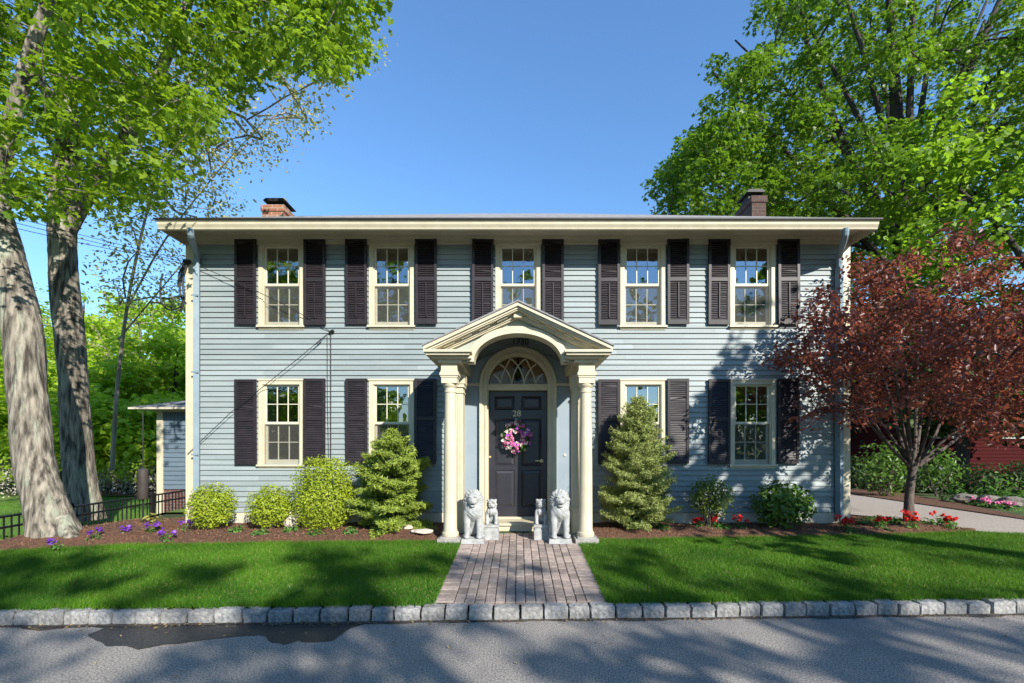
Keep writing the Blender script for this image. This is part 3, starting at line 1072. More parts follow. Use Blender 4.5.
def text_mesh(body, size, loc, mat, name, parent, ext=.004):
    cu = bpy.data.curves.new(name, 'FONT')
    cu.body = body; cu.size = size; cu.extrude = ext; cu.align_x = 'CENTER'; cu.align_y = 'CENTER'
    t = bpy.data.objects.new('tmp', cu)
    C.objects.link(t)
    dg = bpy.context.evaluated_depsgraph_get()
    me = bpy.data.meshes.new_from_object(t.evaluated_get(dg))
    bpy.data.objects.remove(t)
    me.transform(Matrix.Rotation(math.pi / 2, 4, 'X'))
    me.materials.clear(); me.materials.append(mat)
    o = bpy.data.objects.new(name, me)
    return link(o, parent, loc)


text_mesh('28', .15, (dX(516.8), dy - .006, dz_(413.8)), M['brass'], 'house_number', door)
text_mesh('1730', .145, (fx(520.3), WY - .036, fz(342.4)), M['black'], 'date_numerals', house)
bell = MB(); bell.lathe([(.022, WY - .028), (.022, WY - .04), (.008, WY - .045)], fx(564.6), fz(455), 12, 'y')
bell.obj('doorbell', M['sash'], house)
st = MB()
st.box(-.66, .66, 7.34, WY + .1, DZ - .035, DZ)
st.box(-.64, .64, 7.37, WY + .05, .2, DZ - .035)
st.obj('doorstep', M['cream'], house)
st = MB().box(-.507, .507, WY - .02, WY + .1, DZ + .001, DZ + .022)
st.obj('threshold', M['cream'], house)

# ---- portico
PX, PYc = .985, 6.62
pe = MB()
ZA, ZE, PW = 3.655, 3.045, 1.315
sl = (ZA - ZE) / PW


def chev(mb, w_, t0, t1, y0, y1):
    zt = lambda x_: ZA - sl * abs(x_)
    mb.ext([(-w_, zt(w_) - t0), (0, ZA - t0), (w_, zt(w_) - t0), (w_, zt(w_) - t1), (0, ZA - t1), (-w_, zt(w_) - t1)], y0, y1)


chev(pe, 1.312, .0, .050, 6.292, 6.45)
chev(pe, 1.290, .050, .082, 6.325, 6.47)
chev(pe, 1.255, .082, .100, 6.345, 6.50)
chev(pe, 1.180, .100, .150, 6.452, 6.53)
chev(pe, 1.10, .150, .172, 6.475, 6.53)
for sx in (-1, 1):
    for xm in (.22, .47, .72, .97):
        a, b = xm - .075, xm + .075
        zt = lambda x_: ZA - sl * abs(x_)
        pe.ext([(sx * a, zt(a) - .098), (sx * b, zt(b) - .098), (sx * b, zt(b) - .122), (sx * a, zt(a) - .122)], 6.395, 6.455)
pe.box(-.06, .06, 6.40, 6.47, ZA - .185, ZA - .10)
pediment = pe.obj('pediment', M['cream'], house)
ty = MB()
zt = lambda x_: ZA - sl * abs(x_)
AB, AA, AZ = .405, .63, 2.862
ty.ext([(-1.08, AZ), (-1.08, zt(1.08) - .12), (0, ZA - .12), (1.08, zt(1.08) - .12), (1.08, AZ), (AA + .03, AZ)] + arc(AA + .03, AZ, 32, 0, math.pi, AB + .03) + [(-AA - .03, AZ)], 6.532, 6.60)
ty.obj('tympanum', M['tympan'], pediment)
av = MB()
for (ra, rb, oa, ob, y0) in ((AA, AB, AA + .055, AB + .06, 6.475), (AA + .055, AB + .06, AA + .10, AB + .105, 6.495)):
    av.ext(arc(oa, AZ, 36, math.pi, 0, ob) + arc(ra, AZ, 36, 0, math.pi, rb), y0, 6.74)
av.obj('archivolt', M['cream'], pediment)
for sx in (-1, 1):
    en = MB()
    for (xo, xi, y0, z0, z1) in ((1.312, .645, 6.292, 2.965, 2.998), (1.285, .675, 6.325, 2.930, 2.965), (1.22, .66, 6.40, 2.895, 2.930), (1.14, .80, 6.46, 2.845, 2.895)):
        a, c = sorted((sx * xo, sx * xi))
        en.box(a, c, y0, 6.80, z0, z1)
        a, c = sorted((sx * xo, sx * max(xi, .8)))
        en.box(a, c, 6.80, WY - .03, z0, z1)
    a, c = sorted((sx * (PX - .115), sx * (PX + .115)))
    en.box(a, c, 6.505, WY - .03, 2.736, 2.845)
    en.obj('entablature', M['cream'], house)
ro = MB()
for sx in (-1, 1):
    x0, x1 = 0, sx * (PW + .012)
    z0, z1 = ZA + .002, ZA + .002 - sl * (PW + .012)
    V = [(x0, 6.275, z0), (x1, 6.275, z1), (x1, WY - .02, z1), (x0, WY - .02, z0), (x0, 6.275, z0 + .022), (x1, 6.275, z1 + .022), (x1, WY - .02, z1 + .022), (x0, WY - .02, z0 + .022)]
    ro.add(V, [(0, 3, 2, 1), (4, 5, 6, 7), (0, 1, 5, 4), (1, 2, 6, 5), (2, 3, 7, 6), (3, 0, 4, 7)])
ro.obj('portico_roof', M['shingle'], house)
cl_ = MB()
for sx in (-1, 1):        # cream ceiling boards under the slope
    x1 = sx * 1.30
    V = [(0, 6.54, ZA - .03), (x1, 6.54, ZA - .03 - sl * 1.3), (x1, WY - .03, ZA - .03 - sl * 1.3), (0, WY - .03, ZA - .03)]
    cl_.add(V, [(0, 1, 2, 3)])
cl_.obj('portico_ceiling', M['tympan'], house)
for sx in (-1, 1):
    cx = sx * PX
    col = MB()
    zb = .355
    col.lathe([(.118, zb), (.125, zb + .03), (.118, zb + .06), (.104, zb + .068), (.104, zb + .082), (.098, zb + .10), (.0965, zb + .5), (.093, zb + 1.1), (.080, 2.395),
               (.080, 2.43), (.088, 2.435), (.090, 2.447), (.082, 2.455), (.082, 2.50), (.095, 2.515), (.108, 2.54), (.110, 2.562)], cx, PYc, 32)
    column = col.obj('column', M['cream'], house, loc=(cx, PYc, zb), smooth=True)
    cap = MB()
    cap.box(cx - .112, cx + .112, PYc - .112, PYc + .112, 2.562, 2.645)
    cap.box(cx - .122, cx + .122, PYc - .122, PYc + .122, 2.645, 2.672)
    cap.box(cx - .135, cx + .135, PYc - .135, PYc + .135, 2.672, 2.710)
    cap.box(cx - .122, cx + .122, PYc - .122, PYc + .122, 2.710, 2.736)
    cap.obj('capital', M['cream'], column)
    pl = MB().box(cx - .165, cx + .165, PYc - .165, PYc + .165, .18, .335).box(cx - .13, cx + .13, PYc - .13, PYc + .13, .335, .356)
    pl.obj('column_footing', M['plinthstone'], column)
    pr = MB()
    a0, a1 = sorted((sx * .832, sx * 1.09))
    ya, yb = 6.88, 7.13
    pr.box(a0, a1, ya, yb, .72, 2.46)
    for k in range(6):
        xx = a0 + .022 + k * .0385
        pr.box(xx, xx + .02, ya - .008, ya, .76, 2.43)
    pr.box(a0 - .015, a1 + .015, ya - .02, yb + .02, .67, .72)
    pr.box(a0 - .004, a1 + .004, ya - .01, yb + .01, .345, .67)
    pr.box(a0 - .012, a1 + .012, ya - .016, yb + .012, 2.46, 2.485)
    pr.box(a0, a1, ya, yb, 2.485, 2.55)
    pr.box(a0 - .018, a1 + .018, ya - .022, yb + .02, 2.55, 2.60)
    pr.box(a0 - .03, a1 + .03, ya - .035, yb + .03, 2.60, 2.735)
    pier = pr.obj('pier', M['cream'], house, loc=((a0 + a1) / 2, 7.0, .345))
    MB().box(a0 - .03, a1 + .03, ya + .0, yb + .04, .18, .344).obj('pier_footing', M['plinthstone'], pier)
    pi_ = MB()
    a0, a1 = sorted((sx * .935, sx * 1.075))
    pi_.box(a0, a1, WY - .11, WY - .02, .62, 2.46)
    for k in range(4):
        xx = a0 + .022 + k * .032
        pi_.box(xx, xx + .016, WY - .118, WY - .11, .72, 2.42)
    pi_.box(a0 - .02, a1 + .02, WY - .14, WY - .02, .585, .62)
    pi_.box(a0 - .01, a1 + .01, WY - .125, WY - .02, .34, .585)
    pi_.box(a0 - .012, a1 + .012, WY - .125, WY - .02, 2.46, 2.49)
    pi_.box(a0, a1, WY - .105, WY - .02, 2.49, 2.56)
    pi_.box(a0 - .02, a1 + .02, WY - .135, WY - .02, 2.56, 2.60)
    pi_.box(a0 - .035, a1 + .035, WY - .15, WY - .02, 2.60, 2.735)
    pi_.obj('pilaster', M['cream'], house)

# ---- low wing set back on the left
AD = 11.0
ax0, ax1 = (159 - CX) * AD / F, -5.72
az = lambda py: CZ + (CY - py) * AD / F
wg = MB()
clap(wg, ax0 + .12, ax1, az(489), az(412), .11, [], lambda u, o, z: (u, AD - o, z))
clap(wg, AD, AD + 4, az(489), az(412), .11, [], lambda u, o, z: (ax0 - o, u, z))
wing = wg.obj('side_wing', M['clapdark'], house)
b = MB(); b.box(ax0 - .03, ax0 + .12, AD - .035, AD + .1, az(520), az(412)); b.box(ax0 - .03, ax1, AD - .04, AD + .05, az(412), az(409.5)); b.obj('corner_board', M['cream'], wing)
b = MB().box(ax0, ax1, AD, AD + 4, -.2, az(489)); b.obj('foundation', M['annexbrick'], wing)
b = MB()
ez = az(409.5)
b.add([(ax0 - .42, AD - .38, ez + .03), (ax1, AD - .38, ez + .03), (ax1, AD + 4.2, ez + 1.25), (ax0 - .42, AD + 4.2, ez + .45)], [(0, 1, 2, 3)])
b.obj('roof', M['shingle'], wing)
b = MB().box(ax0 - .40, ax1, AD - .36, AD + .02, ez - .02, ez + .012).box(ax0 - .40, ax0 - .02, AD + .02, AD + 4.2, ez - .02, ez + .012)
b.box(ax0 - .42, ax1, AD - .39, AD - .36, ez - .02, ez + .025)
b.obj('eave', M['found'], wing)

# ------------------------------------------------------------------ wreath on the door
wc = np.array([(517 - CX) * dy / F, dy - .075, CZ + (CY - 437) * dy / F])
wr = empty('wreath', (wc[0], dy, wc[2]), 'round wreath of pink, white and violet blossoms hung on the black front door', 'wreath')
ring = MB()
ring.tube([wc + .175 * np.array([math.cos(a), .2, math.sin(a)]) for a in np.linspace(0, 2 * math.pi, 40)], .035, 8)
ring.obj('wreath_ring', M['shade_leaf'], wr)
n = 700
a = RNG.uniform(0, 2 * np.pi, n); b = RNG.uniform(0, 2 * np.pi, n)
rr = .175 + .085 * np.cos(b)
pt = wc + np.stack([rr * np.cos(a), -.075 * np.sin(b), rr * np.sin(a)], 1)
nr = np.stack([np.cos(b) * np.cos(a), -np.sin(b), np.cos(b) * np.sin(a)], 1)
leaf_obj('greenery', pt, nr + RNG.normal(size=(n, 3)) * .6, RNG.uniform(.03, .06, n), M['herb'], wr, 'oval')
groups = {'pink': [], 'white_petal': [], 'violet': []}
for i in range(90):
    aa = RNG.uniform(0, 2 * np.pi); bb = RNG.uniform(.15, np.pi - .15)
    rr = .175 + .085 * math.cos(bb)
    c = wc + np.array([rr * math.cos(aa), -.085 * math.sin(bb) - .005, rr * math.sin(aa)])
    nn = np.array([math.cos(bb) * math.cos(aa), -math.sin(bb), math.cos(bb) * math.sin(aa)])
    k = RNG.choice(['pink', 'pink', 'pink', 'white_petal', 'white_petal', 'violet'] if not (.3 < aa < 1.3) else ['violet', 'violet', 'pink', 'white_petal'])
    m_ = 9
    off = RNG.normal(size=(m_, 3)) * .013
    groups[k].append((c + off, nn + RNG.normal(size=(m_, 3)) * .5, RNG.uniform(.028, .045, m_)))
for k, nm in (('pink', 'pink_blossoms'), ('white_petal', 'white_blossoms'), ('violet', 'violet_blossoms')):
    leaf_obj(nm, np.concatenate([q[0] for q in groups[k]]), np.concatenate([q[1] for q in groups[k]]), np.concatenate([q[2] for q in groups[k]]), M[k], wr, 'maple')
MB().tube([wc + np.array([.0, .06, .20]), wc + np.array([-.02, .07, .33])], .006, 6).obj('hanger', M['sash'], wr)
# ------------------------------------------------------------------ stone lions (sculpted as one distance field each)
def ell(p, c, r):
    q = (p - np.array(c)) / np.array(r)
    k0 = np.sqrt((q * q).sum(-1)); k1 = np.sqrt(((q / np.array(r)) ** 2).sum(-1)) + 1e-9
    return k0 * (k0 - 1) / k1


def cap(p, a, b, ra, rb):
    a, b = np.array(a), np.array(b)
    t = np.clip(((p - a) @ (b - a)) / ((b - a) @ (b - a)), 0, 1)
    return np.linalg.norm(p - (a + t[..., None] * (b - a)), axis=-1) - (ra + (rb - ra) * t)


def smin(a, b, k=.02):
    h = np.clip(.5 + .5 * (b - a) / k, 0, 1)
    return b * (1 - h) + a * h - k * h * (1 - h)


def smax(a, b, k=.01):
    return -smin(-a, -b, k)


def surface(fn, lo, hi, h):
    ax = [np.arange(l, u, h) for l, u in zip(lo, hi)]
    G = np.stack(np.meshgrid(*ax, indexing='ij'), -1)
    D = fn(G)
    n = np.array(D.shape)
    ins = D < 0
    cn = n - 1
    acc = np.zeros((*cn, 3)); cnt = np.zeros(cn)
    cor = [(i, j, k) for i in (0, 1) for j in (0, 1) for k in (0, 1)]
    sl_ = lambda c: tuple(slice(c[d], c[d] + cn[d]) for d in range(3))
    for ia in range(8):
        for d in range(3):
            ca = cor[ia]
            if ca[d]: continue
            cb = list(ca); cb[d] = 1
            da, db = D[sl_(ca)], D[sl_(cb)]
            cr = (da < 0) != (db < 0)
            t = np.where(cr, da / (da - db + 1e-12), 0)
            for e in range(3):
                acc[..., e] += np.where(cr, ca[e] + (t if e == d else 0), 0)
            cnt += cr
    act = cnt > 0
    ids = -np.ones(cn, int); ids[act] = np.arange(act.sum())
    ci = np.argwhere(act)
    V = np.array(lo) + h * (ci + acc[act] / cnt[act][:, None])
    Fs = []
    for d in range(3):
        e1, e2 = (d + 1) % 3, (d + 2) % 3
        sa = [slice(0, n[q]) for q in range(3)]; sb = list(sa)
        sa[d] = slice(0, n[d] - 1); sb[d] = slice(1, n[d])
        cr = ins[tuple(sa)] != ins[tuple(sb)]
        for idx in (np.argwhere(cr),):
            ok = (idx[:, e1] > 0) & (idx[:, e2] > 0) & (idx[:, e1] < cn[e1]) & (idx[:, e2] < cn[e2])
            idx = idx[ok]
            q = []
            for o1, o2 in ((0, 0), (1, 0), (1, 1), (0, 1)):
                j = idx.copy(); j[:, e1] -= o1; j[:, e2] -= o2
                q.append(ids[j[:, 0], j[:, 1], j[:, 2]])
            q = np.stack(q, 1)
            fl = ~ins[tuple(idx.T)]
            q[fl] = q[fl][:, ::-1]
            Fs.append(q)
    return V, np.concatenate(Fs)


def lion_f(p):
    p = p.copy(); x = p[..., 0].copy()
    ax = p.copy(); ax[..., 0] = np.abs(x)
    b = cap(p, (0, .09, .20), (0, -.02, .43), .115, .105)
    b = smin(b, ell(ax, (.085, .07, .165), (.068, .115, .105)), .03)
    b = smin(b, ell(p, (0, -.055, .455), (.125, .105, .15)), .03)
    b = smin(b, cap(ax, (.088, -.075, .42), (.088, -.10, .10), .055, .036), .02)
    b = smin(b, ell(ax, (.09, -.125, .088), (.045, .068, .03)), .015)
    b = smin(b, ell(ax, (.125, -.015, .085), (.035, .07, .028)), .015)
    ang = np.arctan2(p[..., 0], p[..., 2] - .585)
    mane = ell(p, (0, -.03, .600), (.146, .108, .160)) + .0045 * np.sin(ang * 19 + 26 * p[..., 1] + 2 * np.sin(p[..., 2] * 25)) + .003 * np.sin(p[..., 2] * 70 + 40 * np.abs(p[..., 0]))
    mane = smin(mane, ell(p, (0, -.045, .50), (.135, .10, .13)) + .004 * np.sin(p[..., 0] * 90 + 2 * np.sin(p[..., 2] * 40)), .03)
    b = smin(b, mane, .02)
    bib = ell(p, (0, -.105, .45), (.095, .065, .10)) + .004 * np.sin(p[..., 0] * 95 + 3 * np.sin(p[..., 2] * 45))
    b = smin(b, bib, .015)
    b = smin(b, ell(p, (0, -.10, .625), (.085, .085, .09)), .012)
    b = smin(b, ell(p, (0, -.165, .588), (.052, .055, .038)), .012)
    b = smin(b, ell(p, (0, -.155, .535), (.038, .05, .026)), .008)
    b = smin(b, ell(p, (0, -.212, .605), (.022, .016, .015)), .008)
    b = smin(b, ell(ax, (.037, -.168, .665), (.026, .018, .012)), .008)
    b = smin(b, ell(ax, (.085, -.06, .70), (.026, .022, .026)), .015)
    b = smax(b, -ell(p, (0, -.20, .560), (.033, .055, .014)), .006)
    b = smax(b, -ell(ax, (.036, -.186, .643), (.017, .018, .012)), .006)
    return b


def guardian_f(p):
    ax = p.copy(); ax[..., 0] = np.abs(p[..., 0])
    b = cap(p, (0, .05, .07), (0, .0, .20), .075, .07)
    b = smin(b, ell(ax, (.06, .03, .055), (.042, .07, .055)), .02)
    b = smin(b, ell(p, (0, -.035, .185), (.085, .07, .065)) + .003 * np.sin(p[..., 0] * 140), .02)
    b = smin(b, cap(ax, (.066, -.05, .17), (.066, -.075, .03), .028, .024), .012)
    b = smin(b, ell(ax, (.066, -.085, .018), (.03, .04, .02)), .01)
    ang = np.arctan2(p[..., 0], p[..., 2] - .28)
    b = smin(b, ell(p, (0, .0, .285), (.078, .07, .085)) + .004 * np.sin(ang * 12 + 40 * p[..., 1]), .015)
    b = smin(b, ell(p, (0, -.05, .29), (.062, .05, .058)), .01)
    b = smin(b, ell(p, (0, -.085, .265), (.046, .035, .026)), .008)
    b = smin(b, ell(p, (0, -.115, .285), (.02, .014, .013)), .006)
    b = smin(b, ell(ax, (.030, -.085, .328), (.024, .02, .012)), .006)
    b = smin(b, ell(ax, (.058, -.01, .352), (.02, .025, .02)), .008)
    b = smax(b, -ell(p, (0, -.115, .252), (.034, .03, .009)), .004)
    b = smax(b, -ell(ax, (.029, -.102, .308), (.013, .014, .009)), .004)
    return b


def stone_obj(fn, lo, hi, h, zoff, name):
    V, Fq = surface(fn, lo, hi, h)
    return V + np.array([0, 0, zoff]), Fq


LV, LF = stone_obj(lion_f, (-.2, -.27, .03), (.2, .25, .80), .0055, 0, 'lion')
GV, GF = stone_obj(guardian_f, (-.13, -.17, -.02), (.13, .16, .41), .0045, 0, 'lion')
for sx, px, lab in ((-1, 473.7, 'tall white stone lion sitting in front of the left column'), (1, 559.5, 'tall white stone lion sitting in front of the right column')):
    X = (px - CX) * 6.62 / F
    base = np.array([X, 6.62, .274])
    L0 = empty('lion_statue', base, lab, 'statue', 'pair of tall stone lions')
    V = LV.copy() * np.array([sx * -1, 1, 1])
    arr_obj('lion', V + base, LF if sx < 0 else LF[:, ::-1], M['stone'], L0, smooth=True)
    q = MB()
    q.add([base + np.array(t) for t in [(-.165, -.185, 0), (.165, -.185, 0), (.165, .2, 0), (-.165, .2, 0), (-.155, -.175, .068), (.155, -.175, .068), (.155, .19, .068), (-.155, .19, .068)]],
          [(0, 3, 2, 1), (4, 5, 6, 7), (0, 1, 5, 4), (1, 2, 6, 5), (2, 3, 7, 6), (3, 0, 4, 7)])
    q.obj('plinth', M['stone'], L0)
for sx, px, lab in ((-1, 491.8, 'small white stone guardian lion on a square block, left of the doorstep'), (1, 540.8, 'small white stone guardian lion on a square block, right of the doorstep')):
    X = (px - CX) * 6.83 / F
    base = np.array([X, 6.83, .274])
    L0 = empty('guardian_statue', base, lab, 'statue', 'pair of small guardian lions on blocks')
    arr_obj('lion', GV * np.array([-sx, 1, 1]) + base + np.array([0, 0, .222]), GF if sx < 0 else GF[:, ::-1], M['stone'], L0, smooth=True)
    q = MB()
    q.box(base[0] - .105, base[0] + .105, 6.83 - .13, 6.83 + .12, .274, .274 + .15)
    q.box(base[0] - .095, base[0] + .095, 6.83 - .12, 6.83 + .11, .424, .46)
    q.box(base[0] - .108, base[0] + .108, 6.83 - .135, 6.83 + .125, .46, .50)
    q.obj('plinth', M['stone'], L0)

# ------------------------------------------------------------------ wires
cab = MB()
c0 = P(160, 279, 7.9)
D1 = 7.78
cab.tube(spline([P(187, 263, D1), P(182, 272, D1), P(180, 290, D1), P(183, 303, D1), P(176, 309, D1), P(167, 309, D1), P(161, 300, D1), P(160.5, 285, D1), P(162.5, 275, D1)]), .014, 6)
cab.tube(spline([P(187, 264, D1), P(183, 280, D1), P(184, 300, D1), P(180, 312, D1)]), .018, 6)
cab.tube(spline([P(186, 262, D1), P(179, 275, D1), P(181, 296, D1), P(186, 303, D1)]), .014, 6)
cab.lathe([(.02, 0), (.045, .01), (.045, .06), (.02, .09)], 0, 0, 10) if False else None
cab.tube([P(184, 261, D1), P(190, 262, D1)], .035, 8)
tag(cab.obj('service_cable', M['cable']), 'black service cables looped at the upper left corner of the house', 'cable')
pl_labels = ['upper overhead wire running from the house corner into the left trees', 'middle overhead wire running from the house corner into the left trees', 'lower overhead wire running from the house corner into the left trees']
for k in range(3):
    a = P(186, 260 + k * 2, D1)
    e = np.array([-17., 4.0 - k * .25, 8.6 - k * .35])
    q = MB(); q.tube([a + (e - a) * t + np.array([0, 0, -.55 * 4 * t * (1 - t)]) for t in np.linspace(0, 1, 24)], .005, 5)
    tag(q.obj('overhead_wire', M['cable']), pl_labels[k], 'wire', 'overhead wires at the left corner')
q = MB()
wf = WY - .05
W_ = lambda px, py, o=0: (fx(px), WY - .032 - o, fz(py))
q.tube(spline([(fx(188), WY - .07, fz(262)), (fx(235), WY - .115, fz(282)), (fx(290), WY - .115, fz(308)), W_(331, 332)]), .006, 5)
q.tube([W_(331.5, 332), W_(331.5, 466)], .009, 5); q.tube([W_(328, 337), W_(328.2, 400), W_(329.5, 466)], .0055, 5)
q.tube([W_(331, 332), (fx(315), WY - .1, fz(348)), (fx(300), WY - .115, fz(361)), (fx(235), WY - .115, fz(413)), (fx(190), WY - .06, fz(454))], .006, 5)
q.tube([(fx(324), WY - .085, fz(340)), (fx(317.5), WY - .1, fz(346))], .011, 6)
q.tube([W_(331, 333, 0), W_(334.5, 331.5, .02)], .03, 8)
tag(q.obj('wall_cable', M['cable']), 'thin black cable stapled across the clapboards between the two left windows', 'cable')

# ------------------------------------------------------------------ fence on the left
fc = empty('metal_fence', (-7.5, 8.5, 0), 'black metal picket fence running back beside the two big trunks', 'fence')
FA, FB = np.array([-7.28, 5.6]), np.array([-7.66, 11.0])
fp = lambda t: FA + (FB - FA) * t
rails = MB()
for zt in (.655, .50, -.12):
    a, b = fp(0), fp(1)
    rails.tube([(a[0], a[1], zt), (b[0], b[1], zt - .02)], .018, 4)
rails.obj('rails', M['iron'], fc)
pk = MB()
n = int(5.4 / .105)
for i in range(n):
    q = fp((i + .5) / n)
    pk.box(q[0] - .008, q[0] + .008, q[1] - .008, q[1] + .008, -.2, .655)
pk.obj('pickets', M['iron'], fc)
for t in (.0, .36, .70, 1.0):
    q = fp(t)
    MB().box(q[0] - .032, q[0] + .032, q[1] - .032, q[1] + .032, -.3, .71).obj('fence_post', M['iron'], fc)
# feeder pole with baffle
fpz = P(143, 532, 7.5)
fe = empty('feeder_pole', fpz, 'thin garden pole with a dark cylindrical squirrel baffle beside the fence', 'pole')
b = MB(); b.tube([(fpz[0], 7.5, fpz[2] - .2), (fpz[0], 7.5, CZ + (CY - 495) * 7.5 / F)], .014, 8); b.tube([(fpz[0], 7.5, CZ + (CY - 470) * 7.5 / F), (fpz[0], 7.5, CZ + (CY - 412) * 7.5 / F)], .008, 6)
b.obj('pole', M['iron'], fe)
z0, z1 = CZ + (CY - 499) * 7.5 / F, CZ + (CY - 469) * 7.5 / F
MB().lathe([(.07, z0), (.076, z0 + .01), (.076, z1 - .02), (.06, z1), (.02, z1 + .01)], fpz[0], 7.5, 18).obj('baffle', M['baffle'], fe, smooth=True)

# ------------------------------------------------------------------ plants
def ring_up(n, rng):
    return rng.normal(size=(n, 3)) * np.array([.7, .7, .5]) + np.array([0, -.15, .75])


def shrub(name, lab, px, pbot, ptop, wpx, d, mat, n, ls, rng, shape='oval', flat=1.0, boxy=2.0, stem=True, group=None, hollow=.55, cat='shrub'):
    c = P(px, (pbot + ptop) / 2, d)
    r = np.array([wpx / 2 * d / F, wpx / 2 * d / F * .9, (pbot - ptop) / 2 * d / F])
    base = np.array([c[0], c[1], float(g(c[0], c[1])) + .01])
    o = empty(name, base, lab, cat, group)
    u = rng.normal(size=(n, 3))
    u = u / ((np.abs(u) ** boxy).sum(1, keepdims=True) ** (1 / boxy))
    rad = hollow + (1 - hollow) * rng.random((n, 1)) ** .6
    lump = np.array([mnoise.noise(tuple(q * 2.6 + c)) for q in u])[:, None]
    pts = c + u * rad * r * (1 + .22 * lump)
    pts[:, 2] = np.maximum(pts[:, 2], base[2] + .03)
    leaf_obj('foliage', pts, u * .9 + np.array([0, 0, .45]) + rng.normal(size=(n, 3)) * .55, rng.uniform(.7, 1.3, n) * ls, mat, o, shape, rng,
             varmid=.5 + .5 * lump[:, 0])
    if stem:
        s_ = MB()
        for k in range(9):
            a = rng.uniform(0, 6.28)
            e = c + np.array([math.cos(a) * r[0] * .6, math.sin(a) * r[1] * .6, r[2] * rng.uniform(-.2, .5)])
            st_ = base + np.array([math.cos(a) * .04, math.sin(a) * .04, -.05])
            s_.tube(spline([st_, st_ * .5 + e * .5 + np.array([0, 0, .02]), e], 4), [.012] * 4 + [.009] * 4 + [.004], 5)
        s_.obj('stems', M['barkplum'], o)
    return o


r_ = np.random.default_rng(21)
shrub('shrub', 'loose yellow green shrub by the left corner of the house', 212, 529, 483, 46, 7.2, M['privet'], 5200, .036, r_, hollow=.35, group='yellow green shrubs along the wall')
shrub('shrub', 'low dome shaped yellow green shrub under the far left window', 272, 527, 485, 48, 7.3, M['privet'], 5000, .036, r_, hollow=.35, group='yellow green shrubs along the wall')
shrub('shrub', 'dense boxy clipped yellow green shrub beside the dark spruce', 325, 527, 459, 54, 7.3, M['privet'], 9500, .036, r_, boxy=4, hollow=.5, group='yellow green shrubs along the wall')
shrub('shrub', 'open rounded green shrub on bare stems under the far right window', 711, 516, 476, 44, 7.35, M['box'], 1900, .045, r_, hollow=.3)
shrub('shrub', 'broad glossy leaved green shrub near the right corner of the house', 783, 527, 481, 58, 7.3, M['rhodo'], 1500, .085, r_, hollow=.25)


def conifer(lab, px, pbot, ptop, hw, d, mat, nb, rng, prof, spray=.075, up=(-.02, .22), fan=5, side_=.55):
    base = P(px, pbot, d); base[2] = float(g(base[0], d))
    top = P(px, ptop, d)
    H = top[2] - base[2]
    Wd = hw * d / F
    o = empty('spruce', base, lab, 'conifer')
    t_ = MB()
    t_.tube([base + np.array([0, 0, -.1]), base + np.array([0, 0, H * .5]), base + np.array([0, 0, H * .97])], [.04, .025, .006], 8)
    A = []
    tips = MB()
    for i in range(nb):
        h = .03 + .95 * (i + rng.random()) / nb
        L_ = Wd * np.interp(h, *prof) * rng.uniform(.6, 1.16)
        az = i * 2.399 + rng.normal() * .3
        dirh = np.array([math.cos(az), math.sin(az), 0])
        side = np.array([-math.sin(az), math.cos(az), 0])
        s0 = base + np.array([0, 0, H * h - .1 * L_])
        rise = rng.uniform(*up) + .35 * h ** 2
        def at(t, L_=L_, s0=s0, dirh=dirh, rise=rise):
            return s0 + dirh * L_ * t + np.array([0, 0, L_ * rise * t - .10 * L_ * t * t * (1 - h)])
        t_.tube([at(0), at(.5), at(.92)], [.012, .008, .003], 4)
        m_ = max(4, int(L_ / .030))
        for k in range(m_):
            t = .18 + .82 * (k + rng.random()) / m_
            c = at(t)
            tw = (1 - t) * L_ * side_ + .05
            for sd in (-1, 1, 0):
                ln = tw if sd else .05
                q = max(1, int(ln / .032)) if sd else 1
                for jj in range(q):
                    f_ = (jj + .6) / q
                    pos = c + (side * sd * .8 + dirh * .62) * ln * f_ + np.array([0, 0, rng.normal() * .014 + .01])
                    td = dirh * .7 + side * sd * .75 + rng.normal(size=3) * .28 + np.array([0, 0, .12])
                    A.append((pos, td, min(1, .15 + .55 * f_ * t + .35 * t)))
    t_.obj('trunk', M['bark2'], o)
    pos = np.array([a[0] for a in A]); td = unit(np.array([a[1] for a in A])); vm = np.array([a[2] for a in A])
    parts = []
    for k in range(fan):
        dv = unit(td + rng.normal(size=pos.shape) * .55)
        parts.append(leaf_arrays(pos + dv * spray * .4 + rng.normal(size=pos.shape) * .012, rng.normal(size=pos.shape), rng.uniform(.7, 1.3, len(pos)) * spray, 'needle', rng, dv, vm + rng.normal(size=len(vm)) * .12))
    V, Fc, a = join_arrays(parts)
    arr_obj('needles', V, Fc, mat, o, var=a)
    return o


r_ = np.random.default_rng(5)
conifer('dark open spruce with drooping tiers left of the portico', 392, 533, 428, 46, 7.25, M['needle'], 66, r_, ([0, .18, .45, .7, .85, .93, 1], [.85, 1.0, .92, .66, .30, .06, .02]), .062, (.0, .42), 6, .42)
conifer('dense pale green conical spruce right of the portico', 638, 528, 397, 37, 7.3, M['needle2'], 300, r_, ([0, .15, .4, .65, .85, 1], [.92, 1.0, .9, .66, .34, .03]), .048, (.1, .75), 5, .30)


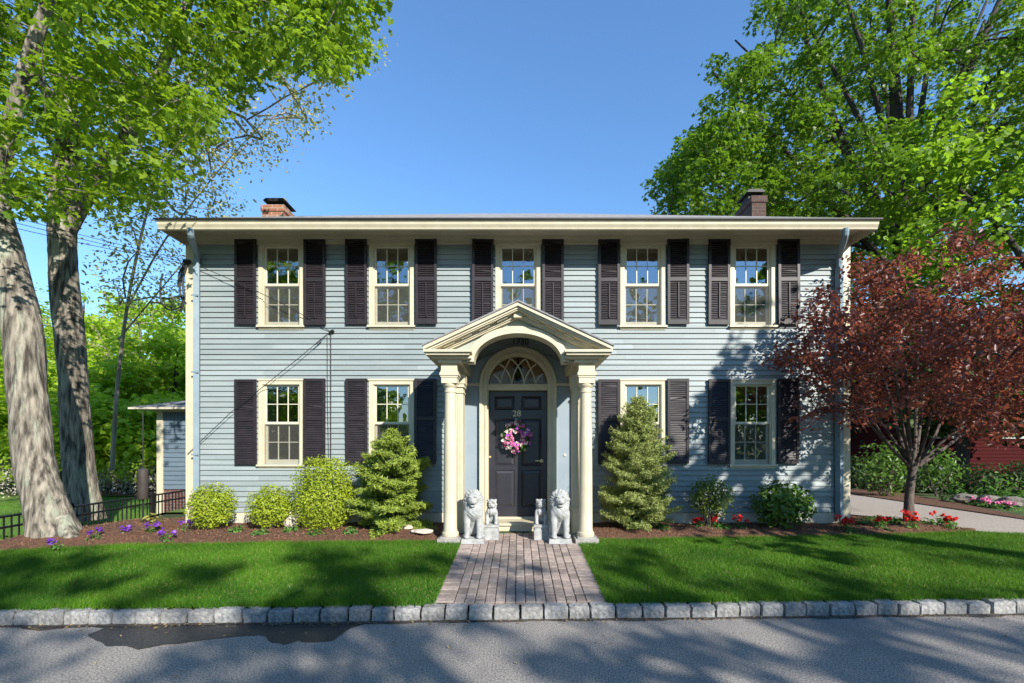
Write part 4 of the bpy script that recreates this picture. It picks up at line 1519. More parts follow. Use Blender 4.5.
def herb(lab, px, py, d, rad, n, mat, ls, rng, flower=None, nf=0, name='garden_plant', group=None, cat='plant', hgt=None):
    c = P(px, py, d)
    zb = float(g(c[0], c[1])) + .03
    h = hgt or rad * .8
    base = np.array([c[0], c[1], zb])
    o = empty(name, base, lab, cat, group)
    u = rng.normal(size=(n, 3)); u[:, 2] = np.abs(u[:, 2])
    u = unit(u) * rng.random((n, 1)) ** .5
    pts = base + u * np.array([rad, rad, h])
    leaf_obj('foliage', pts, u + np.array([0, 0, .7]) + rng.normal(size=(n, 3)) * .4, rng.uniform(.7, 1.3, n) * ls, mat, o, 'oval', rng)
    if flower:
        V = []
        st_ = MB()
        for k in range(nf):
            a = rng.uniform(0, 6.28); q = rng.random() ** .5 * rad * .9
            fc_ = base + np.array([q * math.cos(a), q * math.sin(a), h * rng.uniform(.85, 1.35)])
            st_.tube([base, fc_], .003, 4)
            m_ = 9
            V.append(leaf_arrays(fc_ + rng.normal(size=(m_, 3)) * .016, rng.normal(size=(m_, 3)) * .6 + np.array([0, -.3, .7]), rng.uniform(.032, .052, m_), 'maple', rng))
        V, Fc, a = join_arrays(V)
        arr_obj('blossoms', V, Fc, flower, o, var=a)
        st_.obj('stalks', M['herb'], o)
    return o


r_ = np.random.default_rng(9)
for px, py, lab in ((237, 531, 'small green plant in front of the loose corner shrub'), (260.5, 537, 'small dark green plant in front of the low dome shrub'), (290, 530, 'small light green plant beside the pale garden stone'),
                    (315, 537, 'small flat green plant in front of the boxy clipped shrub'), (350, 534, 'bushy small green plant left of the dark spruce')):
    herb(lab, px, py, 6.8 + (537 - py) * .03, .14, 90, M['herb'], .06, r_, group='small green plants in the left bed')
for px, py, lab in ((56, 541, 'purple flowers nearest the base of the thick left trunk'), (95, 536, 'purple flowers between the two big trunks'), (125, 534, 'purple flowers left of the baffle pole'),
                    (151, 533, 'purple flowers just right of the baffle pole'), (167, 538, 'dark purple flowers lower down the mulch slope'), (183, 531, 'purple flowers beside the loose corner shrub')):
    herb(lab, px, py, {56: 6.05, 95: 6.5, 125: 6.75, 151: 6.9, 167: 6.45, 183: 7.0}[px], .10, 26, M['herb'], .045, r_, M['purple'], 3, 'purple_flower', 'purple flowers on the mulch slope', 'flower', .12)
herb('pale spiky dry plant beside the fence end', 153, 530, 7.4, .17, 60, M['sparse'], .09, r_, None, 0, 'garden_plant', None, 'plant', .22)
for px, py, lab in ((699, 523, 'red flowers left under the open rounded shrub'), (714, 526, 'red flowers below the stems of the open rounded shrub'), (740, 524, 'red flowers between the two right hand shrubs'),
                    (843, 519, 'red flowers at the foot of the right corner board'), (850, 530, 'red flowers at the lawn edge below the right corner'), (882, 532, 'red flowers at the lawn edge left of the plum trunk'),
                    (909, 521, 'red flowers at the foot of the plum trunk'), (939, 518, 'red flower standing against the driveway'), (912, 528, 'red flowers in front of the plum trunk'), (951, 526, 'red flowers near the tip of the right bed')):
    herb(lab, px, py, (7.25 if py < 528 else 7.05) if px < 851 else (7.75 if py < 524 else 7.3), .12, 34, M['herb'], .06, r_, M['red'], 6 if py != 518 else 3, 'red_flower', 'red flowers in the right bed', 'flower', .15)
for px, py, lab in ((662, 529, 'small green plant at the right foot of the pale spruce'), (724, 528, 'grey green plant among the red flowers'), (866, 514, 'tall pale green plant near the right corner'), (879, 514, 'slim pale green plant left of the plum trunk'),
                    (894, 516, 'pale green plant just left of the plum trunk'), (927, 528, 'low green plant right of the plum trunk'), (947, 527, 'low green plant near the tip of the right bed')):
    herb(lab, px, py, 7.2 if px < 850 else 7.6, .14, 70, M['herb'], .065, r_, group='small green plants in the right bed', hgt=.16 if px in (866, 879, 894) else None)


def stone(lab, px, py, d, w_, h_, mat, seed, group=None, dz=0):
    c = P(px, py, d); zb = float(g(c[0], c[1])) + dz
    n, m_ = 14, 9
    V, Fs = [], []
    for j in range(m_ + 1):
        for i in range(n):
            th = math.pi * j / m_; ph = 2 * math.pi * i / n
            q = np.array([math.sin(th) * math.cos(ph), math.sin(th) * math.sin(ph), math.cos(th)])
            k = 1 + .35 * mnoise.noise(tuple(q * 1.3 + seed * 5.1)) + .12 * mnoise.noise(tuple(q * 4 + seed))
            V.append(np.array([c[0], c[1], zb + h_ * .3]) + q * k * np.array([w_ / 2, w_ * .4, h_ / 2]))
    for j in range(m_):
        for i in range(n):
            Fs.append((j * n + i, j * n + (i + 1) % n, (j + 1) * n + (i + 1) % n, (j + 1) * n + i))
    b = MB(); b.add(V, Fs)
    return tag(b.obj('garden_stone', mat, None, (c[0], c[1], zb)), lab, 'stone', group)


stone('pale upright garden stone between the dome and boxy shrubs', 291, 521, 7.35, .24, .26, M['pale_rock'], 1, None, .05)
stone('flat tan stone lying at the right foot of the dark spruce', 423, 534, 6.85, .34, .07, M['pale_rock'], 2, None, .06)
stone('small flat tan stone under the dark spruce', 407, 529, 7.1, .2, .07, M['pale_rock'], 3, None, .06)

# ------------------------------------------------------------------ trees
def project(p):
    y = np.maximum(p[:, 1], .01)
    return CX + p[:, 0] * F / y, CY - (p[:, 2] - CZ) * F / y


def make_tree(name, lab, cat, base, limbs, clumps, bark, leafmat, n_leaf, ls, rng, shape='maple', group=None, flat=.55, nside=14, knob=.06, tip=.006, upw=.9,
              leaf_keep=None, density_pow=2.0, droop=0.0):
    o = empty(name, base, lab, cat, group)
    nodes = []; par = []; lock = []
    tb = MB()
    seedv = rng.random() * 50
    for li, lb in enumerate(limbs):
        big = lb[0][3] > .2 and name == 'maple_tree' and base[1] < 12
        pts = spline([l[:3] for l in lb], 26 if big else 8)
        rad = np.interp(np.linspace(0, 1, len(pts)), np.linspace(0, 1, len(lb)), [l[3] for l in lb])
        def disp(q, a, i):
            v = mnoise.noise((q[0] * 2.2 + seedv, q[1] * 2.2, q[2] * .8)) * knob * 1.6
            rg = 1 - abs(mnoise.noise((q[0] * 9 + seedv, q[1] * 9, q[2] * 1.6 + .6 * mnoise.noise((q[0] * 4, q[1] * 4, q[2] * 4))))) * 2.2
            v += rg * knob * .9 + mnoise.noise((q[0] * 22, q[1] * 22, q[2] * 9)) * knob * .4
            return v
        tb.tube(pts, rad, (84 if big else nside) if li < 2 else (40 if big else 8), disp if big else None)
        prev = -1
        if li > 0 and nodes:
            prev = int(np.argmin(np.linalg.norm(np.array(nodes) - pts[0], axis=1)))
        for i, p_ in enumerate(pts):
            nodes.append(p_); par.append(prev); lock.append(rad[i])
            prev = len(nodes) - 1
    nl = len(nodes)
    nodes_a = np.array(nodes)
    usable = np.ones(nl, bool)
    order = np.argsort([np.min(np.linalg.norm(nodes_a - c[:3], axis=1)) for c in clumps])
    chains = []
    P_ = list(nodes)
    A_ = nodes_a.copy()
    zmin = base[2] + .25 * (np.max(clumps[:, 2]) - base[2])
    for ci in order:
        c = clumps[ci, :3]
        dv = A_ - c
        dist = np.linalg.norm(dv, axis=1)
        cost = dist * (1 + .9 * np.clip(dv[:, 2] / (dist + .01), 0, 1)) + np.where(A_[:, 2] < np.min([zmin, c[2] - .1]), 2.0, 0)
        j = int(np.argmin(cost))
        L_ = dist[j]
        k = max(2, int(L_ / .45))
        s_ = A_[j]
        mid = (s_ + c) / 2 + np.array([0, 0, .16 * L_]) + rng.normal(size=3) * .09 * L_
        prev = j; ch = [j]
        new = []
        for t in np.linspace(0, 1, k + 1)[1:]:
            q = (1 - t) ** 2 * s_ + 2 * t * (1 - t) * mid + t * t * c + rng.normal(size=3) * .02 * min(L_, 1)
            new.append(q); par.append(prev); lock.append(None)
            prev = len(P_) + len(new) - 1
            ch.append(prev)
        P_.extend(new)
        A_ = np.concatenate([A_, np.array(new)])
        chains.append(ch)
    w_ = np.zeros(len(P_))
    for ch in chains:
        i = ch[-1]
        while i >= nl:
            w_[i] += 1
            i = par[i]
    rad = tip * np.maximum(w_, .3) ** .47 * 1.25
    for ch in chains:
        rr = [min(rad[ch[1]] * 1.15, lock[ch[0]] * .8 if lock[ch[0]] else 9)] + [rad[i] for i in ch[1:]]
        rr[-1] = tip * .5
        tb.tube([P_[i] for i in ch], rr, 5)
    tb.obj('trunk', bark, o, smooth=True)
    wts = clumps[:, 3] ** density_pow
    cnt = rng.multinomial(n_leaf, wts / wts.sum())
    idx = np.repeat(np.arange(len(clumps)), cnt)
    off = rng.normal(size=(n_leaf, 3)) * .52
    lnn = np.linalg.norm(off, axis=1, keepdims=True)
    off = off * np.minimum(1, 1.15 / (lnn + 1e-6))
    R_ = clumps[idx, 3:4]
    pts = clumps[idx, :3] + off * R_ * np.array([1, 1, flat]) - np.concatenate([np.zeros((n_leaf, 2)), droop * (lnn ** 2) * R_], 1)
    nr = np.array([0, 0, upw]) + rng.normal(size=(n_leaf, 3)) * .55 + unit(off) * .45
    keep = np.ones(n_leaf, bool) if leaf_keep is None else leaf_keep(pts)
    cv_ = rng.normal(size=len(clumps)) * .22
    leaf_obj('crown', pts[keep], nr[keep], (rng.uniform(.65, 1.25, n_leaf) * ls)[keep], leafmat, o, shape, rng, varmid=(.5 + cv_[idx])[keep])
    return o


def fill(n, sampler, keep, rad, rng, mind=0.0):
    out = []
    tries = 0
    while len(out) < n and tries < 400:
        tries += 1
        p_ = sampler(rng, 400)
        p_ = p_[keep(p_)]
        for q in p_:
            if mind and out and np.min(np.linalg.norm(np.array(out)[:, :3] - q, axis=1)) < mind:
                continue
            out.append([*q, rng.uniform(*rad)])
            if len(out) >= n: break
    return np.array(out)


def ellipsoid(c, r, lo=.0):
    c, r = np.array(c), np.array(r)
    def s_(rng, n):
        u = unit(rng.normal(size=(n, 3)))
        return c + u * (lo + (1 - lo) * rng.random((n, 1)) ** .45) * r
    return s_


# left maples -----------------------------------------------------
lb_x = np.array([-600, 0, 60, 120, 170, 200, 235, 260, 300, 335, 365, 392, 400])
lb_y = np.array([240, 215, 225, 232, 205, 175, 120, 95, 78, 88, 75, 45, -40])
def keep_left(p_):
    px, py = project(p_)
    lim = np.interp(px, lb_x, lb_y)
    return (p_[:, 1] > 4.0) & (px < 398) & (py < lim) & (p_[:, 2] > 3.8)
def kl_clump(p_):
    px, py = project(p_)
    lim = np.interp(px + 18, lb_x, lb_y) - 16
    return (p_[:, 1] > 4.4) & (px < 380) & (py < lim) & (p_[:, 2] > 4.2)


r_ = np.random.default_rng(31)
D = 6.7
T1 = [(*P(56, 556, D), .36), (*P(55, 540, D), .315), (*P(50, 520, D), .265), (*P(43, 495, D), .235), (*P(33, 450, D + .05), .215), (*P(27, 390, D + .1), .215), (*P(22, 320, D + .15), .215), (*P(4, 250, D + .2), .205), (*P(-12, 190, D + .25), .19),
      (*P(-30, 120, D + .3), .165), (*P(-48, 40, D + .3), .14), (*P(-66, -60, D + .2), .11), (*P(-66, -180, D), .07)]
T1r = [(*P(62, 520, D - .05), .12), (*P(76, 548, D - .2), .10), (*P(86, 556, D - .25), .05)]
T1b = [(*P(-8, 205, D + .25), .12), (*P(20, 90, D + .1), .10), (*P(45, 10, D), .075), (*P(90, -90, D), .05)]
T1c = [(*P(-25, 130, D + .3), .12), (*P(-140, 10, D + .6), .09), (*P(-260, -100, D + .8), .05)]
base = P(55, 541, D)
cl1 = fill(150, ellipsoid((-7.4, 6.2, 8.0), (4.6, 3.6, 4.6), .1), kl_clump, (.35, .62), r_, .6)
make_tree('maple_tree', 'thick leaning maple with a flared pale trunk in front of the metal fence', 'tree', base, [T1, T1r, T1b, T1c], cl1, M['bark'], M['maple'], 13500, .125, r_, 'star', tip=.004, flat=.5, leaf_keep=keep_left, droop=.25)
D = 9.3
T2 = [(*P(84, 520, D), 0.347), (*P(83, 500, D), 0.280), (*P(80, 470, D), 0.246), (*P(76, 420, D), 0.235), (*P(71, 350, D), 0.230), (*P(64, 280, D), 0.224), (*P(62, 215, D), 0.218), (*P(66, 170, D), 0.202), (*P(68, 110, D), 0.157), (*P(62, 50, D), 0.123), (*P(55, -60, D), 0.084), (*P(60, -200, D), 0.045)]
T2b = [(*P(66, 232, D), 0.157), (*P(90, 190, D), 0.146), (*P(118, 150, D - .1), 0.131), (*P(145, 105, D - .2), 0.112), (*P(165, 60, D - .3), 0.095), (*P(187, 5, D - .4), 0.078), (*P(215, -70, D - .6), 0.045)]
T2c = [(*P(64, 120, D), 0.126), (*P(25, 55, D + .3), 0.091), (*P(-20, -20, D + .5), 0.056)]
T2d = [(*P(175, 35, D - .3), 0.070), (*P(235, 12, D - .8), 0.052), (*P(300, -8, D - 1.1), 0.035), (*P(350, 5, D - 1.3), 0.021)]
base = P(82, 508, D)
cl2 = fill(150, ellipsoid((-7.6, 8.8, 9.4), (5.8, 3.2, 5.0), .15), kl_clump, (.38, .7), r_, .6)
cl2b = fill(34, lambda rng, n: np.stack([rng.uniform(-6, -2.0, n), rng.uniform(6.8, 9.2, n), rng.uniform(7.3, 11, n)], 1), kl_clump, (.38, .6), r_, .4)
cl2 = np.concatenate([cl2, cl2b])
make_tree('maple_tree', 'second big maple behind the fence, forking high with a limb towards the roof', 'tree', base, [T2, T2b, T2c, T2d], cl2, M['bark'], M['maple'], 19500, .145, r_, 'star', tip=.005, flat=.5, leaf_keep=keep_left, droop=.25)
# thin half-bare tree behind, its twigs against the sky
def keep_sparse(p_):
    px, py = project(p_)
    return (px > 95) & (px < np.interp(py, [0, 70, 110, 165, 215, 300], [375, 372, 330, 268, 225, 190])) & (py > 40) & (py < 320) & (p_[:, 1] > 8.5) & ((px < 150) | (py < 215) | (p_[:, 1] > 12.2)) & (p_[:, 2] > 4.5)
D = 13.5
T3 = [(*P(112, 470, D), 0.062), (*P(118, 380, D), 0.050), (*P(130, 290, D), 0.042), (*P(150, 200, D), 0.032), (*P(175, 120, D), 0.023), (*P(200, 60, D), 0.012)]
T3b = [(*P(126, 310, D), 0.031), (*P(165, 240, D - .5), 0.023), (*P(215, 175, D - 1.2), 0.015), (*P(265, 120, D - 2), 0.008)]
T3c = [(*P(118, 340, D), 0.027), (*P(160, 290, D), 0.019), (*P(190, 255, D + .2), 0.012)]
cl3 = fill(150, lambda rng, n: np.stack([rng.uniform(-12, -3.0, n), rng.uniform(9.0, 14.5, n), rng.uniform(5, 13, n)], 1), keep_sparse, (.35, .7), r_, .4)
make_tree('young_tree', 'half bare grey tree with sparse olive spring leaves against the sky', 'tree', P(112, 470, D), [T3, T3b, T3c], cl3, M['barkgrey'], M['sparse'], 9000, .10, r_, 'oval', flat=.8, tip=.007, upw=.4)

# right maple behind the house ---------------------------------------
rb_y = np.array([-300, -20, 30, 60, 95, 130, 170, 195, 215, 240, 330])
rb_x = np.array([782, 752, 727, 698, 683, 682, 647, 636, 636, 648, 692])
def keep_right(p_):
    px, py = project(p_)
    return (px > np.interp(py, rb_y, rb_x)) & (p_[:, 1] > 9.5)
def kr_clump(p_):
    px, py = project(p_)
    return (px > np.interp(py, rb_y, rb_x) + 14) & (p_[:, 1] > 10.5) & ((p_[:, 0] > 6.6) | (p_[:, 2] > 8.2) | (p_[:, 1] > 17))
r_ = np.random.default_rng(77)
D = 17.5
TR = [(*P(915, 470, D), .50), (*P(912, 380, D), .42), (*P(908, 300, D), .38), (*P(906, 235, D), .34), (*P(900, 160, D), .24), (*P(893, 60, D), .17), (*P(888, -20, D), .10), (*P(885, -70, D), .04)]
TRb = [(*P(906, 250, D), .26), (*P(930, 170, D - .3), .2), (*P(965, 80, D - .5), .15), (*P(1000, 0, D - .6), .10), (*P(1020, -55, D), .04)]
TRc = [(*P(906, 262, D), .24), (*P(868, 190, D + .4), .18), (*P(830, 110, D + .7), .12), (*P(800, 20, D + 1), .08), (*P(785, -40, D + 1), .04)]
TRd = [(*P(907, 290, D), .20), (*P(860, 235, D - .4), .15), (*P(810, 180, D - .6), .11), (*P(760, 120, D - .8), .07), (*P(715, 75, D - 1), .04)]
TRe = [(*P(907, 240, D), .2), (*P(950, 200, D + 1.0), .16), (*P(1010, 130, D + 2), .12), (*P(1070, 40, D + 2), .07)]
clr = fill(560, ellipsoid((14.2, 17.5, 12.2), (9.8, 6.5, 8.8), .1), kr_clump, (.42, .82), r_, .62)
clr2 = fill(70, lambda rng, n: np.stack([rng.uniform(5, 10, n), rng.uniform(14, 19, n), rng.uniform(8.5, 14, n)], 1), kr_clump, (.42, .8), r_, .6)
more = []
for ex, ey, dd, r0 in ((700, 150, .6, .07), (735, 40, 1.2, .08), (775, -30, -.5, .09), (835, -35, -1.2, .10), (862, -20, 1.8, .10), (915, -60, -1.0, .11), (945, -40, 1.4, .10), (985, 20, -1.6, .10), (1040, 60, .8, .09), (1000, -30, 2.0, .09), (690, 215, -1.0, .06), (790, 90, -2.0, .07), (960, 110, -2.4, .07)):
    more.append([(*P(907, 262, D), r0 * 1.5), (*P(907 + (ex - 907) * .22, 262 + (ey - 262) * .34, D + dd * .3), r0 * 1.25), (*P(907 + (ex - 907) * .58, 262 + (ey - 262) * .68, D + dd * .7), r0 * .85), (*P(ex, ey, D + dd), r0 * .4)])
make_tree('maple_tree', 'large broad maple behind the right end of the house, with many dark rising limbs', 'tree', P(915, 462, D), [TR, TRb, TRc, TRd, TRe] + more, np.concatenate([clr, clr2]), M['bark2'], M['maple2'], 88000, .18, r_, 'star', flat=.55, leaf_keep=keep_right, tip=.012, droop=.25)
# lime leaved tree nearer at the right edge
D = 12.5
def keep_lime(p_):
    px, py = project(p_)
    return (px > 870) & (py > 40) & (p_[:, 2] > 4.0)
TL = [(*P(1065, 470, D), .2), (*P(1060, 380, D), .17), (*P(1050, 290, D), .14), (*P(1040, 200, D), .10), (*P(1035, 110, D), .05)]
TLb = [(*P(1055, 320, D), .10), (*P(1010, 240, D - .2), .07), (*P(960, 190, D - .3), .04)]
cll = fill(75, ellipsoid((14.0, 12.3, 8.2), (4.2, 2.6, 3.6), .1), keep_lime, (.5, .85), r_, .5)
make_tree('lime_green_tree', 'bright lime green tree at the right edge above the purple plum', 'tree', P(1065, 470, D), [TL, TLb], cll, M['bark2'], M['lime'], 12000, .14, r_, flat=.5, tip=.008, droop=.25)

# purple plum ----------------------------------------------------------
r_ = np.random.default_rng(12)
D = 7.95
def keep_plum(p_):
    px, py = project(p_)
    lo = np.interp(px, [770, 800, 830, 880, 960, 1030, 1100], [300, 268, 285, 262, 242, 250, 250])
    hi = np.interp(px, [770, 800, 838, 850, 900, 950, 990, 1030, 1100], [420, 418, 425, 430, 412, 408, 440, 450, 450])
    wall_ok = (p_[:, 1] < 7.72) | (p_[:, 0] > 5.85)
    lo = lo + 16 * np.sin(px * .09) * np.sin(px * .041 + 1)
    return (px > 768) & (py > lo) & (py < hi) & wall_ok
plb = P(909, 519, D)
pbz = float(g(plb[0], plb[1]))
PT = [(plb[0], D, pbz - .05, .095), (*P(909, 500, D), .068), (*P(911, 480, D), .064), (*P(914, 462, D), .066)]
limbs = [PT]
for ex, ey, dd, rr in ((868, 405, -.3, .035), (845, 395, .5, .03), (885, 380, .6, .04), (905, 360, -.5, .045), (918, 350, .3, .045), (940, 365, -.7, .04), (958, 375, .5, .04), (985, 415, -.3, .035), (1010, 395, .5, .035), (895, 375, -1.0, .04), (925, 380, 1.0, .04), (850, 380, -.9, .03)):
    sx_ = 913 + (ex - 913) * .06
    rr *= .68
    limbs.append([(*P(sx_, 466, D), rr * 1.25), (*P(sx_ + (ex - sx_) * .4, 440, D + dd * .3), rr), (*P(sx_ + (ex - sx_) * .75, (440 + ey) / 2 - 4, D + dd * .7), rr * .8), (*P(ex, ey, D + dd), rr * .55)])
def plum_s(rng, n):
    return ellipsoid((7.0, 7.7, 3.35), (2.9, 2.2, 1.75), .25)(rng, n)
clp = fill(250, plum_s, lambda p_: keep_plum(p_) & (p_[:, 1] > 5.9), (.14, .34), r_, .22)
clp2 = fill(36, lambda rng, n: np.stack([rng.uniform(3.9, 5.75, n), rng.uniform(6.1, 7.6, n), rng.uniform(1.9, 3.9, n)], 1), keep_plum, (.14, .3), r_, .22)
clp = np.concatenate([clp, clp2])
make_tree('plum_tree', 'purple leaved plum with a vase of grey stems at the right corner of the house', 'tree', (plb[0], D, pbz), limbs, clp, M['barkplum'], M['plum'], 21000, .082, r_, 'oval', flat=.8, nside=12, tip=.0045, upw=.5, leaf_keep=lambda p_: (p_[:, 1] < 7.74) | (p_[:, 0] > 5.75), knob=.04)

# woods beyond the back lawn -------------------------------------------
r_ = np.random.default_rng(3)
wood_spots = [(-30, 330, 17, 2.6), (8, 300, 21, 3.0), (60, 320, 24, 3.2), (112, 370, 19, 2.2), (128, 318, 26, 3.4), (150, 350, 22, 2.6), (178, 335, 20, 2.3), (200, 300, 27, 3.2), (104, 296, 25, 2.6), (140, 290, 28, 3.0), (172, 300, 25, 2.6), (84, 285, 29, 3.0), (20, 280, 27, 3.2), (95, 400, 17, 1.9), (165, 410, 17.5, 1.6), (-70, 300, 20, 3.0), (40, 380, 18, 2.2), (230, 330, 25, 3)]
wood_lab = {0: 'leafy bright green woodland tree in the thicket behind the back lawn'}
for i, (px, ptop, d, rad) in enumerate(wood_spots):
    top = P(px, ptop, d)
    zc = (top[2] + .6) / 2
    b0 = np.array([top[0], d, -.15])
    tr_ = [(b0[0], d, -.2, .17), (b0[0] + r_.normal() * .2, d, zc * .7, .13), (b0[0] + r_.normal() * .3, d, zc * 1.2, .09), (top[0], d, top[2] * .92, .03)]
    cw_ = fill(46, ellipsoid((top[0], d, zc + .3), (rad, rad, top[2] - zc), .1), lambda p_: p_[:, 2] > .2, (.55, .95), r_, .5)
    make_tree('woodland_tree', 'leafy bright green woodland tree in the thicket behind the back lawn', 'tree', b0, [tr_], cw_, M['barkgrey'] if i % 3 else M['bark2'], M['woods'], 5200, .19, r_, 'maple', 'woodland trees behind the back lawn', flat=.6, nside=6, tip=.008)
for i, (px, ptop, d, lab) in enumerate(((140, 330, 20, 'dark forked bare trunk standing in the thicket near the wing'), (20, 290, 25, 'bare grey tree left of the second big maple'))):
    top = P(px, ptop, d)
    tr_ = [(top[0] + .3, d, -.2, .15), (top[0] + .1, d, top[2] * .5, .11), (top[0], d, top[2], .03)]
    cw_ = fill(60, ellipsoid((top[0], d, top[2] * .8), (1.9, 1.9, 2.6), .1), lambda p_: p_[:, 2] > 2, (.3, .5), r_, .3)
    make_tree('bare_tree', lab, 'tree', (top[0] + .3, d, -.15), [tr_], cw_, M['barkgrey'], M['sparse'], 500, .14, r_, 'oval', None, flat=.8, nside=6, tip=.010)
sheet('back_lawn', -20, -5.9, 40, lambda x: 9.0, lambda x: 17.2, 20, M['backlawn'], .01)
n = 60000
x = r_.uniform(-16, -6, n); y = r_.uniform(9.0, 17, n)
V, Fc, a = blades(-16, -7.4, lambda x: 8.2 + 0 * x, lambda x: 17 + 0 * x, 45000, r_, .09)
tag(arr_obj('back_grass', V, Fc, M['grass'], var=a), 'sunny mown grass of the back lawn beyond the fence', 'grass', kind='stuff')
for px, d, hh, lab in ((150, 16.6, 1.0, 'low pale blossoming shrub on the back bed near the wing'), (122, 16.8, 1.1, 'low pale blossoming shrub behind the baffle pole'), (10, 16, 1.6, 'pale blossoming shrub left of the thick leaning maple')):
    c = P(px, 446, d)
    o = shrub('flowering_shrub', lab, px, 483, 483 - hh * F / d, 62, d, M['woods'], 700, .14, r_, group='pale blossoming shrubs on the back bed')
    n = 900
    cc = np.array([c[0], d - .3, .55]); 
    leaf_obj('blossoms', cc + r_.normal(size=(n, 3)) * np.array([.75, .3, .3]), r_.normal(size=(n, 3)), r_.uniform(.05, .1, n), M['blossom'], o, 'diamond', r_)
b = MB(); b.box(-14, -8.9, 15.6, 17.6, -.3, -.06)
sheet('mulch_bed', -16, -8, 20, lambda x: 15.7, lambda x: 17.6, 6, M['mulch'], .06)

# right side: neighbour buildings and shade planting ---------------------
r_ = np.random.default_rng(55)
nb = empty('red_house', (17.5, 16.0, .3), 'dark red clapboard house in deep shade beyond the driveway', 'house')
b = MB()
nops = [(14.35, 15.25, 2.0, 3.3), (17.0, 17.9, 2.0, 3.3), (19.6, 20.5, 2.0, 3.3), (14.7, 15.5, .55, 1.0)]
clap(b, 13.6, 24, .3, 5.0, .12, nops, lambda u, o, z: (u, 16 - o, z))
clap(b, 16, 24, .3, 5.0, .12, [], lambda u, o, z: (13.6 - o, u, z))
b.obj('clapboard_wall', M['redwall'], nb)
for a0, a1, z0, z1 in nops:
    w_ = MB()
    w_.box(a0 - .08, a0, 15.93, 16.1, z0 - .08, z1 + .08); w_.box(a1, a1 + .08, 15.93, 16.1, z0 - .08, z1 + .08); w_.box(a0, a1, 15.93, 16.1, z1, z1 + .08); w_.box(a0, a1, 15.93, 16.1, z0 - .08, z0)
    if z1 > 2: w_.box(a0, a1, 15.97, 16.02, (z0 + z1) / 2 - .03, (z0 + z1) / 2 + .03)
    wo = w_.obj('window', M['greywall'], nb)
    MB().box(a0, a1, 16.03, 16.035, z0, z1).obj('pane', M['glass'], wo)
    MB().box(a0 - .1, a1 + .1, 16.4, 16.45, z0 - .2, z1 + .2).obj('blind', M['room'], wo)
b = MB()
b.add([(13.1, 15.5, 4.95), (24.5, 15.5, 4.95), (24.5, 20, 7.6), (13.1, 20, 7.6), (13.1, 24.5, 4.95), (24.5, 24.5, 4.95)], [(0, 1, 2, 3), (3, 2, 5, 4), (0, 3, 4)])
b.obj('roof', M['shingle'], nb)
gc = empty('grey_cottage', (17.6, 23.5, .3), 'small pale grey clapboard outbuilding glimpsed left of the plum stems', 'shed')
b = MB(); clap(b, 16.9, 19.8, .3, 3.2, .14, [], lambda u, o, z: (u, 23 - o, z)); clap(b, 23, 27, .3, 3.2, .14, [], lambda u, o, z: (16.9 - o, u, z)); b.obj('clapboard_wall', M['greywall'], gc)
b = MB(); b.add([(16.5, 22.6, 3.15), (20.2, 22.6, 3.15), (20.2, 25, 4.4), (16.5, 25, 4.4), (16.5, 27.4, 3.15), (20.2, 27.4, 3.15)], [(0, 1, 2, 3), (3, 2, 5, 4), (0, 3, 4)]); b.obj('roof', M['shingle'], gc)
tc_ = empty('tan_garage', (23, 32, .3), 'sunlit tan outbuilding with a red roof seen past the house corner', 'garage')
b = MB(); b.box(21.5, 26, 31, 36, .2, 2.6); b.obj('wall', M['tan'], tc_)
b = MB(); b.add([(21, 30.6, 2.6), (26.4, 30.6, 2.6), (26.4, 33.5, 4.3), (21, 33.5, 4.3), (21, 36.5, 2.6), (26.4, 36.5, 2.6)], [(0, 1, 2, 3), (3, 2, 5, 4), (0, 3, 4)]); b.obj('roof', M['redroof'], tc_)

# dark trees over the driveway's far end
for i, (px, d, topz, rad, lab) in enumerate(((866, 19, 6.5, 2.3, 'dark shaded tree trunk and crown just past the house corner'), (960, 14.2, 5.4, 2.2, 'dense dark green tree in front of the red house'),
                                             (1040, 13.5, 5.6, 2.4, 'dark green tree at the right edge behind the plum'), (905, 24, 8, 3.2, 'tall dark tree behind the grey outbuilding'))):
    c = P(px, 446, d)
    tr_ = [(c[0], d, .2, .2), (c[0] + .1, d, topz * .45, .16), (c[0], d, topz * .9, .04)]
    cw_ = fill(60, ellipsoid((c[0], d, topz * .68), (rad, rad * .8, topz * .36), .1), lambda p_: (p_[:, 2] > 2.2), (.5, .85), r_, .4)
    make_tree('shade_tree', lab, 'tree', (c[0], d, .3), [tr_], cw_, M['bark2'], M['shade_leaf'], 5500, .16, r_, 'maple', 'dark trees beyond the driveway', flat=.7, nside=7, tip=.007)
for px, pb, pt, w_, d, mt, n_, ls, lab in ((884, 497, 438, 52, 11.8, 'rhodo', 800, .11, 'leafy green viburnum behind the left stems of the plum'), (938, 488, 445, 46, 12.2, 'rhodo', 560, .11, 'leafy green viburnum behind the right stems of the plum'),
                                           (858, 500, 455, 40, 14, 'shade_leaf', 900, .10, 'dark low shrub against the house corner'), (915, 505, 465, 60, 13.5, 'shade_leaf', 1300, .10, 'dark spreading shrub across the driveway behind the plum trunk'),
                                           (985, 503, 462, 70, 12.5, 'shade_leaf', 1500, .10, 'dark spreading shrub below the red house'), (1040, 505, 455, 60, 12, 'shade_leaf', 1300, .10, 'dark shrub at the right edge below the red house')):
    shrub('shrub', lab, px, pb, pt, w_, d, M[mt], n_, ls, r_, 'maple' if mt == 'herb' else 'oval', hollow=.2)
